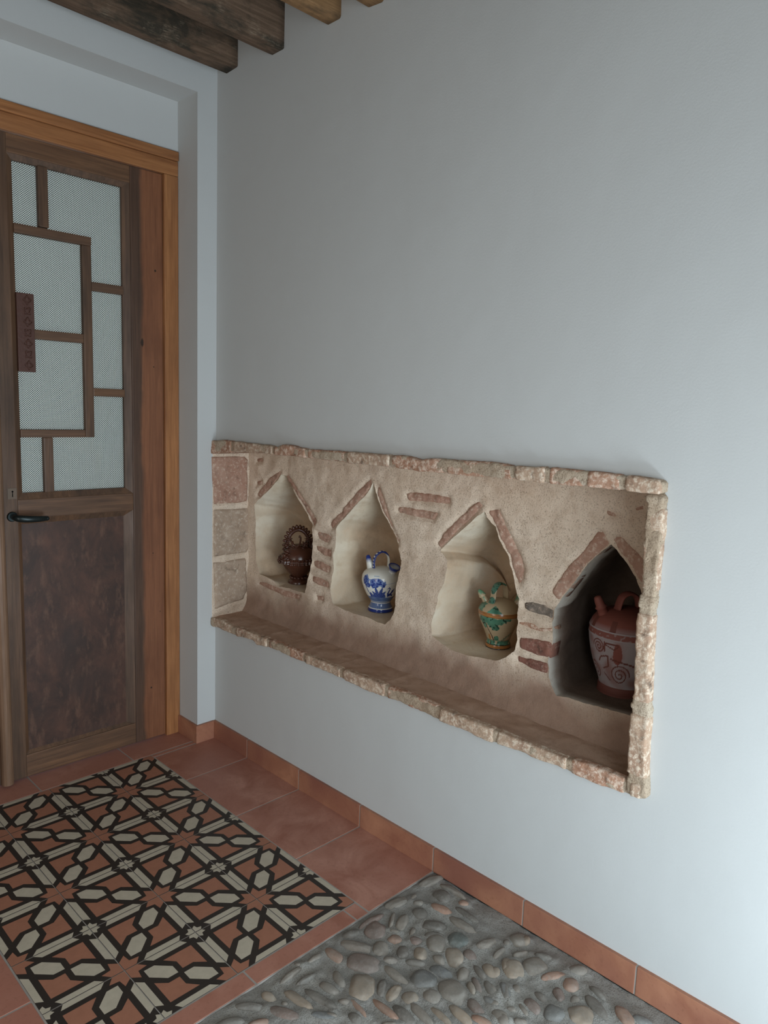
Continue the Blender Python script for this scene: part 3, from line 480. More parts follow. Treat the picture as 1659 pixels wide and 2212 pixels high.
def door(name, sgn, cx):
    """leaf built for the right side; sgn -1 mirrors it about the meeting line x = cx"""
    d = empty(name, (0, 0, 0)); d['kind'] = 'structure'
    X = lambda x: x if sgn > 0 else 2*cx-x
    def B(nm, L, mat, bev=.003, par=d):
        LL = []
        for x0, x1, y0, y1, z0, z1 in L:
            a, b = sorted((X(x0), X(x1))); LL.append((a, b, y0, y1, z0, z1))
        return boxes(nm, LL, mat, par, bev)
    D0, D1 = YF, YF+.036
    B('hinge_stile', [(-.2815, JB-.002, D0, D1, .006, 2.283)], M['stile'])
    B('lock_stile', [(-.783, -.7155, D0, D1, .006, 2.283)], M['dark'])
    B('top_rail', [(-.7155, -.2815, D0+.001, D1, 2.222, 2.283)], M['dark_x'])
    B('middle_rail', [(-.7155, -.2815, D0+.001, D1, .984, 1.052)], M['dark_x'])
    B('bottom_rail', [(-.7155, -.2815, D0+.001, D1, .006, .092)], M['dark_x'])
    # sloped glazing moulding round the glass
    bm = bmesh.new()
    def chamfer(o, i, y0, y1):
        (ox0, ox1, oz0, oz1), (ix0, ix1, iz0, iz1) = o, i
        O = [(ox0, oz0), (ox1, oz0), (ox1, oz1), (ox0, oz1)]; I = [(ix0, iz0), (ix1, iz0), (ix1, iz1), (ix0, iz1)]
        for k in range(4):
            k2 = (k+1) % 4
            quad(bm, (X(O[k][0]), y0, O[k][1]), (X(O[k2][0]), y0, O[k2][1]), (X(I[k2][0]), y1, I[k2][1]), (X(I[k][0]), y1, I[k][1]))
            quad(bm, (X(I[k][0]), y1, I[k][1]), (X(I[k2][0]), y1, I[k2][1]), (X(I[k2][0]), y1+.02, I[k2][1]), (X(I[k][0]), y1+.02, I[k][1]))
    chamfer((-.7185, -.2785, 1.049, 2.225), (-.696, -.3092, 1.074, 2.203), D0+.003, D0+.013)
    link('glazing_moulding', bm, M['dark'], d)
    bm = bmesh.new()
    chamfer((-.7185, -.2785, .089, .987), (-.702, -.318, .104, .962), D0+.003, D0+.014)
    link('panel_moulding', bm, M['dark'], d)
    B('lower_panel', [(-.708, -.312, D0+.014, D0+.024, .096, .975)], M['panel'], .001)
    y0, y1 = D0+.006, D0+.03
    mun = [(-.613, -.579, 2.003, 2.205), (-.697, -.4295, 1.9685, 2.0), (-.4645, -.431, 1.2725, 1.9685), (-.431, -.308, 1.8115, 1.8435),
           (-.697, -.4645, 1.618, 1.651), (-.4325, -.308, 1.4265, 1.4565), (-.697, -.4645, 1.2725, 1.3005), (-.619, -.5855, 1.073, 1.2725)]
    for a, b, c, e in mun:
        B('muntin', [(a, b, y0, y1, c, e)], M['dark'] if e-c > b-a else M['dark_x'], .004)
    B('glass_pane', [(-.70, -.305, D0+.026, D0+.029, 1.07, 2.21)], M['glass'], 0)
    # diamond wire mesh in front of the glass
    bm = bmesh.new(); gx0, gx1, gz0, gz1 = sorted((X(-.699), X(-.306)))+[1.07, 2.208]; W_, sl = .0019, .875
    for s in (1, -1):
        c = gz0-.5
        while c < gz1+.5:
            pts = []
            for x in (gx0, gx1): pts.append((x, c+s*sl*(x-gx0)))
            (xa, za), (xb, zb) = pts
            # clip to the pane's height
            def cut(z): return xa+(z-za)/(s*sl)
            lo, hi = xa, xb
            e0, e1 = sorted((cut(gz0), cut(gz1))); lo = max(lo, e0); hi = min(hi, e1)
            if hi-lo > .003:
                z0_ = c+s*sl*(lo-gx0); z1_ = c+s*sl*(hi-gx0); yy = D0+.0225+(.0004 if s > 0 else 0)
                hgt = W_*math.sqrt(1+sl*sl)/2*1.15
                quad(bm, (lo, yy, z0_-hgt), (hi, yy, z1_-hgt), (hi, yy, z1_+hgt), (lo, yy, z0_+hgt))
                quad(bm, (lo, yy+.0008, z0_-hgt), (hi, yy+.0008, z1_-hgt), (hi, yy+.0008, z1_+hgt), (lo, yy+.0008, z0_+hgt))
            c += .00715
    link('wire_mesh', bm, M['wire'], d, recalc=False)
    return d, B
d1, B = door('door_1', 1, -.785)
pl = B('carved_plate', [(-.6995, -.642, YF-.004, YF+.008, 1.502, 1.7695)], M['carved'], .002)
bm = bmesh.new()     # raised lozenges and squares on the plate
for k_ in range(7):
    zc_ = 1.525+k_*.037; xc_ = -.6652
    for rr, sq in ((.014, 0), (.009, 1)):
        n_ = 4
        ring = [(xc_+rr*math.cos(PI/2*q+(PI/4 if (sq+k_) % 2 else 0)), zc_+1.15*rr*math.sin(PI/2*q+(PI/4 if (sq+k_) % 2 else 0))) for q in range(4)]
        for q in range(4):
            a = ring[q]; b = ring[(q+1) % 4]
            sweep(bm, [Vector((a[0], YF-.0045, a[1])), Vector((b[0], YF-.0045, b[1]))], .0013, up=(0, 1, 0), n=6)
link('plate_relief', bm, M['carved'], pl, smooth=True)
B('keyhole_plate', [(-.7495, -.7185, YF-.0015, YF+.002, 1.056, 1.0955)], M['brass'], .0008)
kp = bpy.data.objects['keyhole_plate']
bm = bmesh.new()
bmesh.ops.create_circle(bm, cap_ends=True, radius=.0032, segments=16, matrix=Matrix.Translation((-.7335, YF-.002, 1.083)) @ Matrix.Rotation(PI/2, 4, 'X'))
quad(bm, (-.7352, YF-.002, 1.064), (-.7318, YF-.002, 1.064), (-.7325, YF-.002, 1.083), (-.7345, YF-.002, 1.083))
link('keyhole', bm, M['hole'], kp)
bm = bmesh.new(); bmesh.ops.create_cone(bm, cap_ends=True, segments=40, radius1=.0185, radius2=.0165, depth=.007, matrix=Matrix.Translation((-.737, YF-.003, .9935)) @ Matrix.Rotation(PI/2, 4, 'X'))
bmesh.ops.bevel(bm, geom=list(bm.edges), offset=.001, segments=1, affect='EDGES'); hd = link('handle_rosette', bm, M['iron'], d1)
bm = bmesh.new()
path = spline([(-.737, YF, .9935), (-.737, YF-.03, .993), (-.728, YF-.048, .9915), (-.70, YF-.056, .989), (-.665, YF-.055, .987), (-.635, YF-.048, .986)], 8)
sweep(bm, path, lambda t: .0085+.0035*math.sin(t*PI), lambda t: .009-.002*t, up=(0, 0, 1), n=16)
blob(bm, (-.635, YF-.048, .986), (.008, .008, .0085))
link('lever', bm, M['iron'], hd, smooth=True)
bm = bmesh.new()    # half-round cover strip over the meeting stiles
prof = [(-.808, YF), (-.808, .135), (-.804, .127), (-.7965, .1215), (-.788, .120), (-.7795, .1215), (-.772, .127), (-.768, .135), (-.768, YF)]
for (xa, ya), (xb, yb) in zip(prof, prof[1:]): quad(bm, (xa, ya, .008), (xb, yb, .008), (xb, yb, 2.282), (xa, ya, 2.282))
bm.faces.new([bm.verts.new((x, y, .008)) for x, y in prof]); bm.faces.new([bm.verts.new((x, y, 2.282)) for x, y in prof])
bmesh.ops.remove_doubles(bm, verts=bm.verts, dist=1e-5)
link('astragal', bm, M['bead'], d1)
d2, _ = door('door_2', -1, -.785)

# ---------------------------------------------------------------- niche
XN, XF = .155, -.024
niche = tag(empty('brick_niche', (0, -.93, .53)), 'old plaster and brick niche with four pointed alcoves set in the white wall', 'niche')
def nlink(name, bm, mat, smooth=False, recalc=True):
    for v in bm.verts: v.co -= Vector((0, -.93, .53))
    o = link(name, bm, mat, niche, smooth, recalc); return o
BRK = GEO['BR']; ALC = {int(k): v for k, v in GEO['alc'].items()}
bands = GEO['bands']
def disp(y, z):
    """depth offset of the plastered back wall, + goes into the wall"""
    d = .006*fbm((y*5, z*5, 0), 3)+.0035*fbm((y*17, z*17, 5), 4)
    b = max(0, (.615-z)/.085); d -= .03*b*b
    return d
near = [(min(p[0] for p in P_)-.03, max(p[0] for p in P_)+.03, min(p[1] for p in P_)-.03, max(p[1] for p in P_)+.03, P_) for _, P_ in BRK]
def disp2(y, z):
    d = disp(y, z)
    for a, b, c, e, P_ in near:
        if a < y < b and c < z < e:
            s = segdist((y, z), P_); s = -s if inside((y, z), P_) else s
            t = max(0, min(1, (.010-s)/.014)); d += .011*t
    return d
Y0, Y1, Z0, Z1 = -1.842, -.002, .523, 1.268
outl = {}
rnd = random.Random(2)
for k_, P_ in ALC.items():
    R_ = resample([(max(p[0], Y0+.012), p[1]) for p in P_], .007)
    outl[k_] = [(p[0]+.0016*fbm((p[0]*60, p[1]*60, k_), 3), p[1]+.0016*fbm((p[0]*60, p[1]*60, 9+k_), 3)) for p in R_]
pts = []; edges = []
def loop(L):
    s = len(pts); pts.extend(L); edges.extend([(s+i, s+(i+1) % len(L)) for i in range(len(L))])
loop(resample([(Y0, Z0), (Y1, Z0), (Y1, Z1), (Y0, Z1)], .012))
for R_ in outl.values(): loop(R_)
hs = .0085; y = Y0+hs
while y < Y1-.004:
    z = Z0+hs
    while z < Z1-.004:
        q = (y+rnd.uniform(-.002, .002), z+rnd.uniform(-.002, .002)); ok = True
        for R_ in outl.values():
            ys_ = [p[0] for p in R_]; zs_ = [p[1] for p in R_]
            if min(ys_)-.01 < q[0] < max(ys_)+.01 and min(zs_)-.01 < q[1] < max(zs_)+.01:
                if inside(q, R_) or segdist(q, R_) < .005: ok = False; break
        if ok: pts.append(q)
        z += hs
    y += hs
vv, ee, ff, _, _, _ = delaunay_2d_cdt([Vector(p) for p in pts], edges, [], 0, 1e-6)
bm = bmesh.new(); la = bm.verts.layers.float.new('low')
V_ = []
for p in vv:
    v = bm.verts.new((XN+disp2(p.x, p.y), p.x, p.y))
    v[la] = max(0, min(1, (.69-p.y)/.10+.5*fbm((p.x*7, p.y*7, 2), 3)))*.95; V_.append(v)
for f in ff:
    c = sum((vv[i] for i in f), Vector((0, 0)))/len(f)
    if any(inside((c.x, c.y), R_) for R_ in outl.values()): continue
    try: bm.faces.new([V_[i] for i in f])
    except ValueError: pass
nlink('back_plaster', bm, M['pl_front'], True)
# alcoves: each lofted from its ragged outline into the wall
depth = {1: .25, 2: .27, 3: .29, 4: .37}; zfl = {1: .689, 2: .669, 3: .655, 4: .618}
for k_, R_ in outl.items():
    D_ = depth[k_]; zf = zfl[k_]; yc = sum(p[0] for p in R_)/len(R_); top = max(p[1] for p in R_); zm = zf+(top-zf)*.45
    bm = bmesh.new(); lo_ = bm.verts.layers.float.new('low'); rings = []; ts = [0, .02, .05, .1, .17, .25, .35, .45, .55, .65, .74, .82, .89, .94, .98, 1]
    for t in ts:
        ring = []
        for (y, z) in R_:
            flo = max(0, min(1, 1-(z-zf)/.05))
            if k_ == 4: s = 1+.16*max(0, min(1, (t-.2)/.25)); sz = 1+.02*t
            else: s = 1-.10*t; sz = 1-.16*t
            yy = yc+(y-yc)*s; zz = zf+(z-zf)*sz
            zz = zz*(1-flo*min(1, t*6))+zf*flo*min(1, t*6)
            if t > .6:
                q = (t-.6)/.4; r = math.sqrt(max(0, 1-q*q)); r = .62+.38*r
                yy = yc+(yy-yc)*r; zz = zf+(zz-zf)*(r if zz > zf+.02 else 1)
            x = XN+D_*t+(disp2(y, z) if t == 0 else disp2(y, z)*(1-t)*.6)
            if 0 < t < 1:
                q = .0045*fbm((x*14, yy*14, zz*14), 3)*min(1, t*8); yy += q; zz += q*.6*(1-flo)
            ring.append(bm.verts.new((x, yy, zz)))
        rings.append(ring)
    n_ = len(R_)
    for a, b in zip(rings, rings[1:]):
        for i in range(n_): bm.faces.new([a[i], a[(i+1) % n_], b[(i+1) % n_], b[i]])
    last = rings[-1]
    for s in (.8, .6, .4, .2):
        ring = [bm.verts.new((XN+D_+.012*(1-s*s)+.003*fbm((v.co.y*14, v.co.z*14, k_), 3)*(1-s), yc+(v.co.y-yc)*s, zm+(v.co.z-zm)*s)) for v in rings[-1]]
        for i in range(n_): bm.faces.new([last[i], last[(i+1) % n_], ring[(i+1) % n_], ring[i]])
        last = ring
    c_ = bm.verts.new((XN+D_+.012, yc, zm))
    for i in range(n_): bm.faces.new([last[i], last[(i+1) % n_], c_])
    spring = {1: 1.0, 2: .97, 3: .965, 4: .87}[k_]
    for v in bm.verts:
        if k_ == 4: lw = (v.co.x-XN-.095)*40+.5+fbm(v.co*12, 3) if v.co.z > spring and v.co.y > -1.68 else (v.co.x-XN-.02)*25+.3  # fourth alcove darkens with depth, its shade put into the colour
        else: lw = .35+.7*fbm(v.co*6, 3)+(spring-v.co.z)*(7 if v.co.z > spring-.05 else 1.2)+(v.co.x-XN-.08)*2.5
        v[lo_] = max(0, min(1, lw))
    nlink('alcove', bm, M['pl_shaded'] if k_ == 4 else M['pl_cream'], True)
# exposed bricks in the back wall
for i, (kind, P_) in enumerate(BRK):
    c = (sum(p[0] for p in P_)/len(P_), sum(p[1] for p in P_)/len(P_))
    R_ = resample([(p[0]+(p[0]-c[0])*.03, p[1]+(p[1]-c[1])*.03) for p in P_], .006)
    L = list(R_); n0 = len(R_); E_ = [(a, (a+1) % n0) for a in range(n0)]
    y = min(p[0] for p in R_)
    while y < max(p[0] for p in R_):
        z = min(p[1] for p in R_)
        while z < max(p[1] for p in R_):
            if inside((y, z), R_) and segdist((y, z), R_) > .003: L.append((y, z))
            z += .006
        y += .006
    vv, ee, ff, _, _, _ = delaunay_2d_cdt([Vector(p) for p in L], E_, [], 1, 1e-6)
    bm = bmesh.new(); V_ = []
    for p in vv:
        sd = segdist((p.x, p.y), R_); rr = max(0, 1-sd/.007)
        V_.append(bm.verts.new((XN+disp(p.x, p.y)+.0055+.006*rr*rr+.0035*fbm((p.x*45, p.y*45, i), 3), p.x, p.y)))
    for f in ff:
        try: bm.faces.new([V_[q] for q in f])
        except ValueError: pass
    r_ = bmesh.ops.extrude_face_region(bm, geom=list(bm.faces))
    for e_ in r_['geom']:
        if isinstance(e_, bmesh.types.BMVert): e_.co.x = XN+.05
    mt = M['br_in']
    if kind == 'pier' and c[0] < -1.35 and c[1] < .95: mt = M['br_grey'] if c[1] > .84 else (M['br_dark'] if c[1] < .76 else M['br_top'])
    nlink('gable_brick' if kind == 'gable' else 'wall_brick', bm, mt, True)

def edge_piece(axis, a0, a1, lo, hi, xf, xb, seed, amp, mat, name, round_=.007):
    """one edging brick: section between lo(a) and hi(a), front face at xf, running a0..a1"""
    bm = bmesh.new(); n_ = max(4, int(abs(a1-a0)/.006)); rings = []
    for i in range(n_+1):
        a = a0+(a1-a0)*i/n_; l_, h_ = lo(a), hi(a); t = min(i, n_-i)*abs(a1-a0)/n_
        en = min(1, t/.008); inset = (1-math.sqrt(max(0, 1-(1-en)**2)))*.006
        l_ += inset; h_ -= inset; ring = []
        hh = h_-l_; r = min(round_, hh*.35); m_ = 9
        sec = [(xb, l_), ((xf+xb)/2, l_)]
        for q in range(5):
            an = -PI/2-PI/2*q/4; sec.append((xf+inset+r+r*math.cos(an), l_+r+r*math.sin(an)))
        for q in range(1, m_): sec.append((xf+inset, l_+r+(hh-2*r)*q/m_))
        for q in range(5):
            an = PI-PI/2*q/4; sec.append((xf+inset+r+r*math.cos(an), h_-r+r*math.sin(an)))
        sec += [((xf+xb)/2, h_), (xb, h_)]
        for x, z in sec:
            p = Vector((x, a, z)) if axis == 'y' else Vector((x, z, a))
            dd = amp*fbm(p*16+Vector((seed, 0, 0)), 3)+amp*.5*fbm(p*60, 3); dd = min(dd, amp*.7)
            if x < xb-.001:
                p.x -= dd*(1 if x < xf+.02 else .3)
                kk = (z-(l_+h_)/2)/(hh/2)*dd*.6
                if axis == 'y': p.z += kk
                else: p.y += kk
            ring.append(bm.verts.new(p))
        rings.append(ring)
    for A_, B_ in zip(rings, rings[1:]):
        for q in range(len(A_)-1): bm.faces.new([A_[q], A_[q+1], B_[q+1], B_[q]])
    for r_ in (rings[0], rings[-1]): bm.faces.new(r_)
    return nlink(name, bm, mat, True)
Ti = lambda y: interp(bands['top_i'], y); To = lambda y: interp(bands['top_o'], y)
Bi = lambda y: interp(bands['bt_i'], y); Bo = lambda y: interp(bands['bt_o'], y)
Ri = lambda z: interp(bands['rt_i'], z, 1, 0); Ro = lambda z: interp(bands['rt_o'], z, 1, 0)
def run(axis, cuts, lo, hi, xb, mats, name, gap=.0045, seed=0):
    for i, (a, b) in enumerate(zip(cuts, cuts[1:])):
        s = 1 if b > a else -1
        edge_piece(axis, a+s*gap, b-s*gap, lo, hi, XF+.003*math.sin(i*2.3+seed), xb, i*7+seed, .0034, mats[i % len(mats)], name)
    a, b = cuts[0], cuts[-1]
    edge_piece(axis, a, b, lambda v: lo(v)+.002, lambda v: hi(v)-.002, XF+.002, xb-.002, 50+seed, .004, M['mortar_edge'], 'mortar_joint')
run('y', [.012]+[v for v in GEO['jt'] if v > -1.83][:4]+GEO['jt'][4:5]+GEO['jt'][6:]+[-1.874], Ti, To, XN+.02, [M['br_top'], M['br_edge'], M['br_top']], 'lintel_brick', seed=1)
run('y', [.003]+GEO['jb']+[-1.893], Bo, Bi, XF+.024, [M['br_edge'], M['br_grey'] if False else M['br_edge'], M['br_top']], 'sill_brick', seed=3)
run('z', [1.250, 1.222, 1.017, .971, .749, .724, .564, .515], Ro, Ri, XN+.02, [M['mortar_edge'], M['br_edge'], M['mortar_edge'], M['br_edge'], M['mortar_edge'], M['br_edge'], M['mortar_edge']], 'jamb_brick', gap=.0025, seed=5)
# ledge
bm = bmesh.new(); nx, ny = 26, 260; G = []
la = None
for i in range(nx+1):
    row = []
    for j in range(ny+1):
        x = XF+.010+(XN+.02-XF-.010)*i/nx; y = -1.862+1.866*j/ny
        zf = Bi(y)-.0015; t = i/nx
        z = zf*(1-min(1, t*4))+.534*min(1, t*4)-(.001 if t < .04 else 0)
        z += .0022*fbm((x*20, y*20, 0), 4)
        for lj_ in GEO['lj']:
            dj = abs(y-lj_-.18*0); z += .0022*max(0, 1-dj/.007)
        z += max(0, (t-.8)/.2)**2*.008
        row.append(bm.verts.new((x, y, z)))
    G.append(row)
for i in range(nx):
    for j in range(ny): bm.faces.new([G[i][j], G[i+1][j], G[i+1][j+1], G[i][j+1]])
nlink('ledge', bm, M['ledge'], True)
# left cheek of the niche: plaster face with three brick blocks
SBK = GEO['SB']
bm = bmesh.new(); nx, nz = 30, 120; G = []
for i in range(nx+1):
    row = []
    for j in range(nz+1):
        x = -.021+(XN+.02+.021)*i/nx; z = .524+(1.236-.524)*j/nz
        y = -.006+.004*fbm((x*14, 3, z*14), 4)
        for P_ in SBK:
            s = segdist((x, z), P_); s = -s if inside((x, z), P_) else s
            y += .006*max(0, min(1, (.008-s)/.012))
        if i == 0: y = .012
        if i > nx-6: y -= .004*(i-nx+5)/5
        row.append(bm.verts.new((x, y, z)))
    G.append(row)
for i in range(nx):
    for j in range(nz): bm.faces.new([G[i][j], G[i+1][j], G[i+1][j+1], G[i][j+1]])
nlink('side_plaster', bm, M['pl_front'], True)
for bi, P_ in enumerate(SBK):
    R_ = resample(P_, .008); L = list(R_); n0 = len(R_); E_ = [(a, (a+1) % n0) for a in range(n0)]
    x = -.03
    while x < .18:
        z = .5
        while z < 1.25:
            if inside((x, z), R_) and segdist((x, z), R_) > .004: L.append((x, z))
            z += .008
        x += .008
    vv, ee, ff, _, _, _ = delaunay_2d_cdt([Vector(p) for p in L], E_, [], 1, 1e-6)
    bm = bmesh.new(); V_ = []
    for p in vv:
        sd = segdist((p.x, p.y), R_); rr = max(0, 1-sd/.008)
        V_.append(bm.verts.new((p.x, -.0085+.006*rr*rr+.004*fbm((p.x*22, bi, p.y*22), 4), p.y)))
    for f in ff:
        try: bm.faces.new([V_[q] for q in f])
        except ValueError: pass
    r_ = bmesh.ops.extrude_face_region(bm, geom=list(bm.faces))
    for e_ in r_['geom']:
        if isinstance(e_, bmesh.types.BMVert): e_.co.y = .015
    nlink('cheek_brick', bm, [M['br_in'], M['br_dust'], M['br_dust']][bi], True)

# ---------------------------------------------------------------- jugs
def paint(o, fn, name='paint'):
    me = o.data; at = me.color_attributes.new(name, 'FLOAT_COLOR', 'POINT')
    for i, v in enumerate(me.vertices):
        c = fn(v.co); at.data[i].color = (c[0], c[1], c[2], 1)
def profile(pts, n):
    return [(max(0, p.x), p.y) for p in spline([(a, b, 0) for a, b in pts], n)]
def jug_part(name, bm, mat, parent, fn=None, smooth=True):
    o = link(name, bm, mat, parent, smooth)
    if fn: paint(o, fn)
    return o
def strap(path_pts, wx, wy, up=(0, 1, 0), n=14, st=10):
    bm = bmesh.new(); sweep(bm, spline(path_pts, st), wx, wy, up=up, n=n); return bm
def cup(bm, base, tip, r0, r1, r2, wall=.004, n=32):
    """open flaring mouth from base to tip"""
    base, tip = Vector(base), Vector(tip); d = (tip-base); L = d.length; d.normalize()
    s = Vector((0, 1, 0)); s = (s-d*s.dot(d)).normalized(); m = d.cross(s)
    prof = [(r0, -.012), (r0, .25*L), (r0*1.05, .5*L), (r1, .8*L), (r2, .97*L), (r2-.001, L+.001), (r2-wall, L), (r1-wall, .75*L), (r0-wall*.6, .3*L), (.0006, .2*L)]
    rings = [[bm.verts.new(base+d*h+s*r*math.cos(2*PI*k/n)+m*r*math.sin(2*PI*k/n)) for k in range(n)] for r, h in prof]
    for a, b in zip(rings, rings[1:]):
        for k in range(n): bm.faces.new([a[k], a[(k+1) % n], b[(k+1) % n], b[k]])
def spout(bm, base, tip, rs, n=24):
    base, tip = Vector(base), Vector(tip); d = (tip-base); L = d.length; d.normalize()
    s = Vector((0, 1, 0)); s = (s-d*s.dot(d)).normalized(); m = d.cross(s)
    rings = [[bm.verts.new(base+d*h*L+s*r*math.cos(2*PI*k/n)+m*r*math.sin(2*PI*k/n)) for k in range(n)] for r, h in rs]
    for a, b in zip(rings, rings[1:]):
        for k in range(n): bm.faces.new([a[k], a[(k+1) % n], b[(k+1) % n], b[k]])
    bm.faces.new(rings[-1])
M['blueglaze'] = glaze('blue_white_glaze'); M['greenglaze'] = glaze('green_cream_glaze', rough=.2)
M['redclay'] = glaze('red_clay_slip', rough=.6, spec=.25)
M['brownglaze'] = flat('chestnut_glaze', (.072, .026, .015), .22, .5, 0, 30, .0015)
WHT = (.70, .70, .64); BLU = (.016, .035, .20); MID = (.10, .16, .34)
def lerp(a, b, t): return tuple(x+(y-x)*t for x, y in zip(a, b))
def strokes(a, z, L):
    for x1, z1, x2, z2, w_ in L:
        if a < min(x1, x2)-w_ or a > max(x1, x2)+w_ or z < min(z1, z2)-w_ or z > max(z1, z2)+w_: continue
        dx, dz = x2-x1, z2-z1; q = dx*dx+dz*dz
        t = 0 if q == 0 else max(0, min(1, ((a-x1)*dx+(z-z1)*dz)/q))
        if math.hypot(a-x1-t*dx, z-z1-t*dz) < w_: return True
    return False
def leaf(a, z, x, zz, ang, ln, wd):
    c, s = math.cos(ang), math.sin(ang); u = (a-x)*c+(z-zz)*s; v = -(a-x)*s+(z-zz)*c
    if 0 < u < ln: return abs(v) < wd*math.sin(PI*min(1, u/ln))**.8+.0003 and abs(v)
    return None

# blue and white jug; painted coordinates: a = arc length round the belly from the view side, z = height
J2 = (.268, -.704, .670); A2 = math.atan2(CAM[1]-J2[1], CAM[0]-J2[0])
R2_ = .0735
def paint_blue(off):
    def f(p):
        th = (math.atan2(p.y, p.x)+off-A2+PI) % (2*PI)-PI
        a = th*R2_; z = p.z; rr = math.hypot(p.x, p.y)
        if z < .0125: return BLU
        if z < .0155: return WHT
        if z < .034:
            w_ = abs(((a*1.4+z*.5) % .0085)-.0042); return lerp(MID, (.30, .40, .52), .5) if w_ > .0022 else lerp(BLU, MID, .3)
        if z < .037: return WHT
        if z < .039: return BLU
        if z < .042: return (.4, .48, .55)
        nz = noise.noise(Vector((a*90, z*90, 0)))
        if z < .060: return lerp((.05, .09, .26), (.16, .24, .40), .5+.5*noise.noise(Vector((a*40, z*220, 4))))
        if strokes(a, z, [(-.0745*1, .125, -.062, .085, .0022), (-.062, .085, -.047, .058, .0022)]): return BLU
        # agave leaves
        for an, ln in ((2.35, .042), (1.85, .050), (1.25, .050), (.8, .044), (2.75, .034), (.42, .032)):
            q = leaf(a, z, -.010, .056, an, ln, .0062)
            if q is not None and q is not False:
                return BLU if (q > .0035 or q < .0009) else lerp(MID, BLU, .4)
        # bushes by the ground line
        for cx_, cz_, r_ in ((-.043, .064, .013), (.012, .062, .012), (-.028, .060, .009)):
            if math.hypot(a-cx_, z-cz_)+.005*nz < r_: return lerp(BLU, MID, .5+.5*nz)
        # swan
        if strokes(a, z, [(.027, .097, .033, .101, .0015), (.033, .101, .037, .097, .002), (.037, .097, .034, .088, .002), (.034, .088, .031, .078, .0026), (.031, .078, .034, .069, .004),
                          (.034, .069, .044, .073, .0055), (.044, .073, .052, .087, .0045), (.052, .087, .056, .094, .002), (.036, .066, .033, .058, .001), (.044, .066, .040, .058, .001), (.048, .072, .056, .068, .0035)]): return BLU
        # two tree crowns
        for cx_, cz_, rx, rz in ((-.066, .124, .018, .019), (-.055, .108, .013, .011), (-.017, .122, .031, .013), (-.026, .110, .017, .013), (.008, .113, .010, .011)):
            n2_ = noise.noise(Vector((a*160, z*160, 7)))
            if ((a-cx_)/rx)**2+((z-cz_)/rz)**2 < 1+.75*n2_: return lerp(BLU, (.16, .24, .46), max(0, min(1, .35+1.6*n2_)))
        if abs(z-.1165-.1*(a-.035)) < .0007 and .018 < a < .06: return (.35, .42, .52)
        if abs(z-.143) < .0012 and -.03 < a < -.008: return (.36, .44, .52)
        return WHT
    return f
j = tag(empty('ceramic_jug', J2), 'blue and white glazed jug with a painted swan, in the second alcove', 'jug', 'spouted jugs in the alcoves')
bm = revolve(profile([(0, 0), (.043, 0), (.0465, .005), (.0455, .0125), (.040, .022), (.0375, .034), (.041, .042), (.053, .060), (.0655, .086), (.0725, .108), (.0735, .120), (.071, .137), (.062, .150), (.044, .160), (.02, .166), (0, .1675)], 14), 420)
jug_part('body', bm, M['blueglaze'], j, paint_blue(0))
HA2 = math.radians(-24)
def rotp(L, a): c, s = math.cos(a), math.sin(a); return [(x*c-y*s, x*s+y*c, z) for x, y, z in L]
up2 = (-math.sin(HA2), math.cos(HA2), 0)
bm = strap(rotp([(-.034, 0, .158), (-.032, 0, .170), (-.0325, 0, .188), (-.026, 0, .208), (-.008, 0, .2215), (.010, 0, .220), (.023, 0, .205), (.0265, 0, .185), (.026, 0, .168), (.028, 0, .156)], HA2), .0098, .004, up=up2, n=18, st=12)
def paint_h(p):
    u = p.x*math.cos(HA2)+p.y*math.sin(HA2); v = -p.x*math.sin(HA2)+p.y*math.cos(HA2)
    ang = math.atan2(p.z-.175, u); rad = math.hypot(p.z-.178, u*1.25)
    q = (math.degrees(ang)/17) % 1
    outer = rad > .0395 or p.z > .2165 or u < -.034
    return BLU if (outer and (abs(v) > .0062 or .2 < q < .85)) else WHT
jug_part('handle', bm, M['blueglaze'], j, paint_h)
bm = bmesh.new(); MA = math.radians(-90)
b_ = rotp([(.046, 0, .136)], MA)[0]; t_ = rotp([(.066, 0, .178)], MA)[0]
cup(bm, b_, t_, .0135, .0185, .0235)
dv = (Vector(t_)-Vector(b_)); Lm = dv.length; dv.normalize()
def paint_m(p):
    h = (p-Vector(b_)).dot(dv); rad = (p-Vector(b_)-dv*h).length
    if h > Lm*.98 and rad > .018: return BLU
    if h > Lm*.62 and rad > .0172: return BLU
    an = math.atan2(p.y-b_[1], p.x-b_[0])
    if .005 < h < .022 and rad > .012 and abs(((an*4/PI) % 1)-.5) < .28 and abs(h-.0135) < .007: return BLU
    return WHT
jug_part('mouth', bm, M['blueglaze'], j, paint_m)
bm = bmesh.new(); SA = math.radians(122)
b2_ = rotp([(.040, 0, .150)], SA)[0]; t2_ = rotp([(.056, 0, .206)], SA)[0]
spout(bm, b2_, t2_, [(.017, -.1), (.0145, .15), (.012, .5), (.0095, .8), (.0065, .97), (.003, 1)])
def paint_s(p): return BLU if p.z > .19 or (.163 < p.z < .172 and noise.noise(p*160) > .0) else WHT
jug_part('spout', bm, M['blueglaze'], j, paint_s)

